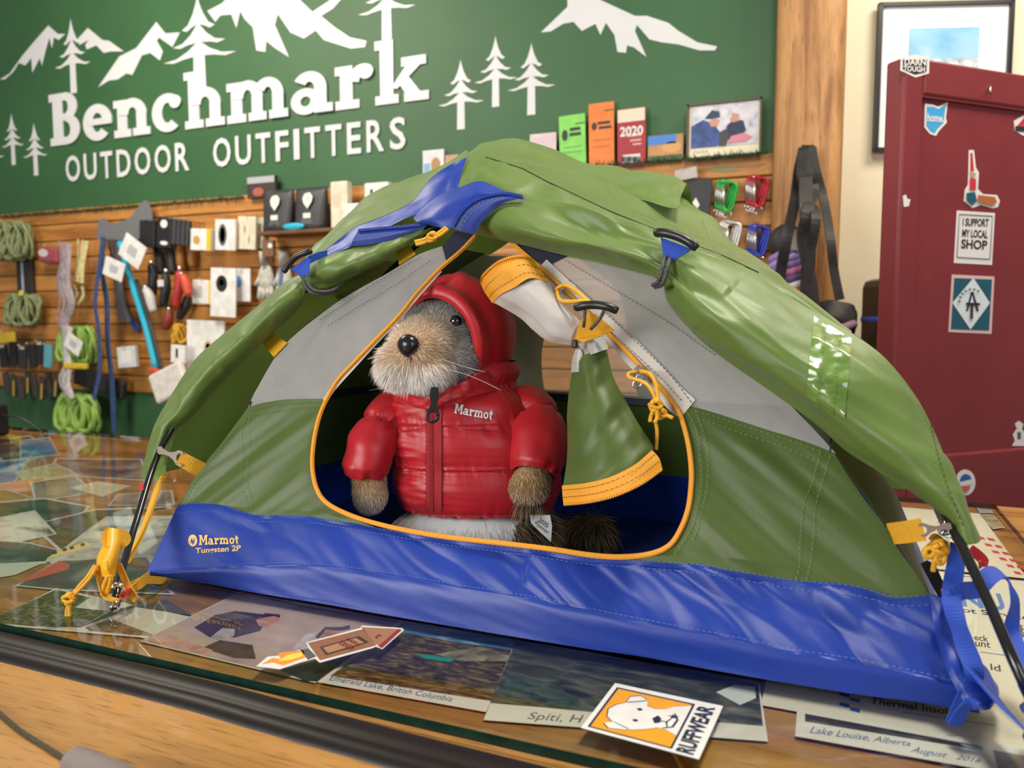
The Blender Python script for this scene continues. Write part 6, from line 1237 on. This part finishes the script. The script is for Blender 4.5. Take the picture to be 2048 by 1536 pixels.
# carabiner clusters: one thing each, shared meshes
def carab(col, h_):
    pts = [(0, .5), (.16, .47), (.24, .36), (.22, .1), (.18, -.2), (.14, -.42), (.04, -.5), (-.08, -.46), (-.14, -.36)]
    body = cr([V((x*h_, 0, z_*h_)) for x, z_ in pts+[(-.22, .05), (-.25, .34), (-.14, .47), (0, .5)]], 40); gate = [V((-.15*h_, -.001, -.30*h_)), V((-.24*h_, -.001, .30*h_))]
    return body, gate
m_sil = mat('carabiner_silver', (.66, .65, .62), .3, metal=.8)
cols_ = {'green': (.02, .40, .06), 'red': (.48, .02, .04), 'silver': (.50, .50, .50), 'blue': (.03, .06, .48)}
for nm, (x, y) in {'green': (1450, 393), 'red': (1512, 384), 'silver': (1458, 474), 'blue': (1514, 482)}.items():
    hgt = (wl(x, y-28).z-wl(x, y+28).z); bod, gat = carab(cols_[nm], hgt); mc = mat('carabiner_'+nm, cols_[nm], .3, metal=.3); dat = None
    for k in range(4):
        c = wl(x-7+k*5, y-4+k*1.5, .035+.011*k); t = thing('carabiner', 'small %s keyring carabiner on the slatwall peg by the post' % nm, 'carabiner', c, '%s carabiners on one peg' % nm)
        R_ = rotY(.18-.03*k)
        if dat is None:
            b = MB(); b.add(*tubegeo(bod, .0042, 8)); m1 = bpy.data.meshes.new('frame'); m1.from_pydata([tuple(v) for v in b.v], [], b.f); m1.materials.append(mc)
            b = MB(); b.add(*tubegeo(gat, .0050, 8)); m2_ = bpy.data.meshes.new('gate'); m2_.from_pydata([tuple(v) for v in b.v], [], b.f); m2_.materials.append(m_sil)
            b = MB(); b.add(*tubegeo([V((.014*math.cos(a*.5236), .0030*math.sin(a*.5236), -.5*hgt-.010+.010*math.sin(a*.5236))) for a in range(13)], .0016, 6)); m3 = bpy.data.meshes.new('split_ring'); m3.from_pydata([tuple(v) for v in b.v], [], b.f); m3.materials.append(m_chrome); dat = True
            for mm in (m1, m2_, m3):
                for p in mm.polygons: p.use_smooth = True
        for n_, mm in (('frame', m1), ('gate', m2_), ('split_ring', m3)):
            o = bpy.data.objects.new(n_, mm); COL.objects.link(o); o.parent = t; o.rotation_euler = R_.to_euler()
    pg = tube('wall_peg', [wl(x-8, y-30, -.0), wl(x-4, y-30, .10)], .003, m_metal, None, 8); tag(pg, 'steel peg holding the %s carabiners' % nm, 'peg')
pts = [(1412, 340), (1425, 334), (1440, 333), (1448, 328), (1458, 333), (1470, 334), (1482, 340)]
o = prism('mountain_tag', [wl(x, y, .018) for x, y in pts+[(1446, 344)]], (0, -1, 0), .003, mat('tag_olive', (.30, .28, .12), .6)); tag(o, 'small olive mountain-shaped sticker on the top board', 'sticker')
# ------------------------------------------------------------------ straps hanging on the post
YP = 2.56-.092
def po(x, y, off=.0): return onY(x, y, YP-off)
t = thing('shoulder_strap_set', 'long black webbing straps hanging from a hook on the timber post', 'strap', po(1620, 640))
tube('hook', [po(1615, 310, -.01), po(1615, 306, .03), po(1617, 292, .035)], .004, m_metal, t, 8, 8)
m_str = mat('black_nylon_strap', (.022, .020, .020), .6, var=.3, vscale=60)
for pts, w_, o_ in [([(1608,296),(1598,340),(1590,400),(1575,470),(1562,540),(1556,600)], .030, .02), ([(1616,290),(1612,340),(1612,420),(1618,500),(1614,580),(1622,660)], .036, .03), ([(1624,294),(1632,340),(1648,400),(1660,470),(1668,540),(1680,600)], .024, .025), ([(1610,300),(1618,350),(1628,380),(1616,420),(1605,480),(1622,560),(1632,650)], .030, .045), ([(1606,300),(1602,350),(1616,400),(1632,430),(1622,500),(1612,560),(1606,640)], .026, .055)]:
    ribbon('strap', [po(x, y, o_+(.03 if y < 420 else .14)) for x, y in pts], w_, m_str, t, 40, V((1, .4, 0)), .004)
t = thing('knit_hat', 'purple and pink striped knitted hat behind black straps', 'hat', po(1565, 610))
for k, c_ in enumerate([(.30, .22, .50), (.35, .28, .60), (.22, .14, .36), (.42, .14, .30), (.12, .07, .18), (.60, .55, .52), (.45, .08, .10), (.40, .07, .09)]):
    p = po(1572+k*1.2, 500+k*14, .075); q = po(1578+k*1.2, 513+k*14, .075); tube('stripe', [p, q], [.055+.002*k, .056+.002*k], mat('hat_stripe_%d' % k, c_, .9, bump=.6, bscale=200), t, 18)
b = MB(); ellipsoid(b, po(1572, 486, .075), .05, .04, .055); b.build('crown', m_str, t, True); rbox('label_patch', po(1590, 480, .125), .045, .004, .055, mat('hat_label', (.40, .38, .36), .7), t, rotY(.3), .2)
t = thing('belt_bag', 'black belt bag with a mauve lining hanging at the strap ends', 'bag', po(1670, 690))
gobj('pouch', loft([[po(1620, 612, .05), po(1655, 600, .07), po(1700, 608, .05), po(1712, 622, .03)], [po(1618, 640, .06), po(1660, 636, .10), po(1706, 640, .07), po(1716, 645, .03)], [po(1630, 672, .05), po(1665, 676, .08), po(1700, 672, .06), po(1708, 668, .02)], [po(1640, 690, .02), po(1665, 694, .03), po(1690, 692, .03), po(1700, 684, .0)]], 24, 20, True), m_str, t, lambda p, u, v: .006*noise.noise(p*40))
tube('lining', [po(1665, 665, .10), po(1690, 655, .10), po(1708, 648, .07)], .012, mat('mauve_lining', (.25, .14, .22), .7), t, 8, 10)
# ------------------------------------------------------------------ poster on the cream wall
P = [cwp(x, y, .02) for x, y in [(1745, 304), (2010, 318), (2016, -6), (1753, 8)]]; O_ = P[0]; L_ = (P[1]-P[0]).dot(cw_d); Hh = (P[3].z-P[0].z)
t = thing('framed_poster', 'framed blue sky poster with wide white mat on cream wall', 'picture frame', O_+cw_d*L_/2)
def cb(name, u0, u1, v0, v1, d, th, m): b = MB(); b.box(O_+cw_d*(L_*(u0+u1)/2)+V((0, 0, Hh*(v0+v1)/2))+cw_n*d, L_*(u1-u0), th, Hh*(v1-v0), R19); return b.build(name, m, t)
m_fr = mat('black_frame', (.012, .012, .012), .35)
for n_, a in (('frame_rail', (0, 1, 0, .025)), ('frame_rail', (0, 1, .975, 1)), ('frame_stile', (0, .03, 0, 1)), ('frame_stile', (.97, 1, 0, 1))): cb(n_, *a, .004, .02, m_fr)
cb('mat_board', .02, .98, .02, .98, 0, .006, mat('mat_white', (.80, .80, .78), .5)); cb('sky_print', .24, .76, .28, .83, .004, .002, photomat('poster_sky', [(.10, .34, .58), (.25, .50, .70), (.45, .62, .74)], 5))
cb('mountain_print', .40, .76, .28, .62, .006, .001, photomat('poster_peaks', [(.20, .25, .32), (.5, .55, .6), (.75, .78, .8)], 40))
# dark speaker between poster wall and door
c = atd(1797, 620, 2.2); t = thing('floor_speaker', 'black upright speaker with blue band behind the red door', 'speaker', V((c.x, c.y, -1)))
rbox('cabinet', V((c.x, c.y, -.28)), .16, .16, 1.44, m_black, t, R19, .15); rbox('blue_band', V((c.x, c.y, .325)), .164, .164, .05, mat('band_blue', (.03, .08, .5), .5), t, R19, .45)
# ------------------------------------------------------------------ red panelled door with stickers
DD = V((math.sin(math.radians(46.5)), math.cos(math.radians(46.5)), 0)); DN = V((DD.y, -DD.x, 0)); D0 = atd(1792, 600, 1.62)
def dp(x, y, off=0): return onplane(x, y, D0+DN*off, DN)
RD = Matrix((DD, -DN, UZ)).transposed()
m_dr = mat('red_door_paint', (.205, .026, .030), .42, var=.10, vscale=6, bump=.1, bscale=60)
zt = dp(1792, 108).z; WD = .85; t = thing('panelled_door', 'dark red wooden panelled door covered with stickers', 'door', V((D0.x, D0.y, -1)))
base = V((D0.x, D0.y, 0))
def db(name, s0, s1, z0_, z1_, d0, d1, bev=.1): return rbox(name, base+DD*((s0+s1)/2)+DN*((d0+d1)/2)+V((0, 0, (z0_+z1_)/2)), s1-s0, d1-d0, z1_-z0_, m_dr, t, RD, bev)
sR = (dp(1845, 250)-base).dot(DD); zr = dp(1856, 190).z; zl = dp(1885, 910).z
db('back_slab', 0.004, WD-.004, -.99, zt-.004, -.045, -.010, .02); db('stile', 0, sR, -1.0, zt, -.05, 0, .12); db('stile', WD-sR, WD, -1.0, zt, -.05, 0, .12)
db('top_rail', sR, WD-sR, zr, zt, -.05, 0, .10); db('lower_rail', sR, WD-sR, zl-.20, zl, -.05, 0, .10); db('bottom_rail', sR, WD-sR, -1.0, -.8, -.05, 0, .1); db('panel_bead', sR, WD-sR, zr-.005, zr+.002, -.02, -.003, .2)
tube('screw_hook', [dp(1982, 172, 0), dp(1980, 178, .012), dp(1983, 188, .012)], .0022, m_metal, t, 6, 8)
def dst(label, pts, m, parts=(), off=-.0093, texts=()):
    P = [dp(x, y, off) for x, y in pts]; c = sum(P, V())/len(P); s = thing('sticker', label, 'sticker', c, 'stickers on the red door'); prism('sticker_base', P, DN, .0008, m, s)
    for i, (nm, q, mm) in enumerate(parts): prism(nm, [dp(x, y, off+.0006*(i+1)) for x, y in q], DN, .0003, mm, s)
    for tx, q, mm in texts: textq('lettering', tx, q, lambda x, y: dp(x, y, off+.0006*(len(parts)+1)), mm, s, .03)
    return s
m_sw = mat('door_sticker_white', (.74, .70, .69), .5); m_sk = mat('door_sticker_black', (.03, .025, .025), .5); m_sr = mat('door_sticker_red', (.55, .03, .04), .5); m_sb = mat('door_sticker_blue', (.05, .36, .68), .5); m_teal = mat('door_sticker_teal', (.012, .09, .13), .5)
dst('hexagonal black and white DARN TOUGH sticker on the door corner', [(1802,115),(1830,109),(1859,115),(1858,147),(1831,155),(1801,141)], m_sw, [('black_field', [(1806,119),(1854,119),(1853,144),(1830,149),(1806,138)], m_sk)], .0006, [('DARN', [(1809,130),(1852,131),(1852,118),(1809,117)], m_sw), ('TOUGH', [(1807,142),(1850,145),(1850,133),(1807,131)], m_sw)])
dst('blue Ohio-shaped sticker reading home', [(1850,207),(1866,209),(1876,213),(1896,204),(1892,235),(1894,245),(1878,262),(1872,272),(1860,268),(1849,255)], m_sw, [('blue_field', [(1854,213),(1868,214),(1877,218),(1891,210),(1888,236),(1888,244),(1874,258),(1870,266),(1861,262),(1853,251)], m_sb)], texts=[('home.', [(1854,243),(1888,245),(1888,229),(1855,226)], m_sw)])
dst('die-cut sticker of a handstanding red figure on boots', [(1938,300),(1948,300),(1952,335),(1958,345),(1956,378),(1966,388),(1994,390),(2000,402),(1996,414),(1985,417),(1962,410),(1945,416),(1928,402),(1930,380),(1936,370),(1937,345)], m_sw, [('leg', [(1941,306),(1945,306),(1948,342),(1941,342)], m_sr), ('boot_top', [(1940,342),(1951,346),(1950,356),(1941,354)], mat('sticker_tan', (.45, .32, .18), .5)), ('shirt', [(1940,356),(1952,358),(1952,380),(1940,380)], m_sr), ('hair', [(1933,386),(1950,384),(1954,402),(1944,410),(1934,400)], m_teal), ('striped_sleeve', [(1956,390),(1990,394),(1994,404),(1986,411),(1956,404)], mat('sticker_orange_dark', (.42, .13, .03), .5))])
s = dst('white square sticker reading I SUPPORT MY LOCAL SHOP', [(1914,421),(1990,426),(1984,530),(1908,526)], m_sw, texts=[('I SUPPORT', [(1925,452),(1977,454),(1978,438),(1926,436)], m_sk), ('MY LOCAL', [(1924,474),(1975,477),(1976,461),(1925,458)], m_sk), ('SHOP', [(1922,497),(1974,500),(1975,481),(1923,478)], m_sk)])
fr_ = [(1919,428),(1985,432),(1980,518),(1914,514)]
for a, b_ in zip(fr_, fr_[1:]+fr_[:1]): tube('frame_line', [dp(*a, -.0085), dp(*b_, -.0085)], .0007, m_pencil, s, 5)
s = dst('square teal sticker with a white diamond and AT monogram', [(1904,549),(1989,553),(1983,668),(1897,664)], mat('sticker_pinkwhite', (.66, .45, .44), .5), [('teal_field', [(1909,556),(1984,559),(1978,661),(1902,658)], m_teal), ('diamond', [(1947,556),(1980,606),(1941,659),(1905,606)], mat('diamond_white', (.66, .72, .76), .5)), ('monogram_leg', [(1932,622),(1942,584),(1946,584),(1936,622)], m_sk), ('monogram_leg', [(1944,584),(1947,584),(1958,622),(1953,622)], m_sk), ('monogram_bar', [(1932,610),(1960,611),(1960,606),(1933,605)], m_sk), ('monogram_stem', [(1942,606),(1947,606),(1946,638),(1941,638)], m_sk)])
for k in range(8):
    a = math.radians(200-k*20); pp_ = [(1944+25*math.cos(a)+dx, 603-27*math.sin(a)*.9+dy) for dx, dy in ((-2, -2), (2, -2), (2, 2), (-2, 2))]
    if 15 < k*20 < 155: prism('ring_print', [dp(x, y, -.0055) for x, y in pp_], DN, .0002, m_pencil, s)
dst('tiny torn white sticker scrap on the door stile', [(1806,392),(1812,389),(1815,398),(1821,398),(1818,412),(1808,414)], m_sw, [], .0006)
dst('white hexagonal sticker cut by the picture edge', [(2028,242),(2048,230),(2070,242),(2070,262),(2048,272),(2030,262)], m_sw, [('red_peak', [(2034,252),(2048,236),(2062,252)], m_sr), ('black_band', [(2031,252),(2066,254),(2066,264),(2031,262)], m_sk)])
dst('white totem-shaped sticker low on the door', [(2030,848),(2038,842),(2047,848),(2044,858),(2052,870),(2048,882),(2053,892),(2025,892),(2030,882),(2026,870),(2034,858)], m_sw, [('dark_centre', [(2035,864),(2042,864),(2042,878),(2035,878)], m_pencil)])
cir = lambda cx, cy, rx, ry, a0=0, a1=360, n=20: [(cx+rx*math.cos(math.radians(a0+(a1-a0)*i/(n-1 if a1-a0 < 360 else n))), cy+ry*math.sin(math.radians(a0+(a1-a0)*i/(n-1 if a1-a0 < 360 else n)))) for i in range(n)]
dst('round white sticker with blue and red centre low on the door', cir(1931, 965, 20, 26), m_sw, [('blue_half', cir(1932, 963, 12, 15, 180, 360), mat('sticker_navyblue', (.03, .10, .38), .5)), ('white_band', [(1918,965),(1946,958),(1945,968),(1919,973)], m_sw), ('red_half', cir(1930, 970, 11, 14, 10, 170), mat('sticker_coral', (.55, .12, .10), .5))], .0006)
# dark device on the counter's far left corner
c = onz(-10, 872, 0); t = thing('desk_device', 'dark desktop device with a thin cable at the far counter edge', 'device', c)
rbox('housing', c+V((0, 0, .047)), .06, .05, .094, m_black, t, None, .2); tube('cable', [c+V((.03, 0, .06)), c+V((.09, .01, .055)), c+V((.14, .02, .03)), c+V((.17, .03, .0022))], .002, m_black, t, 6, 20)
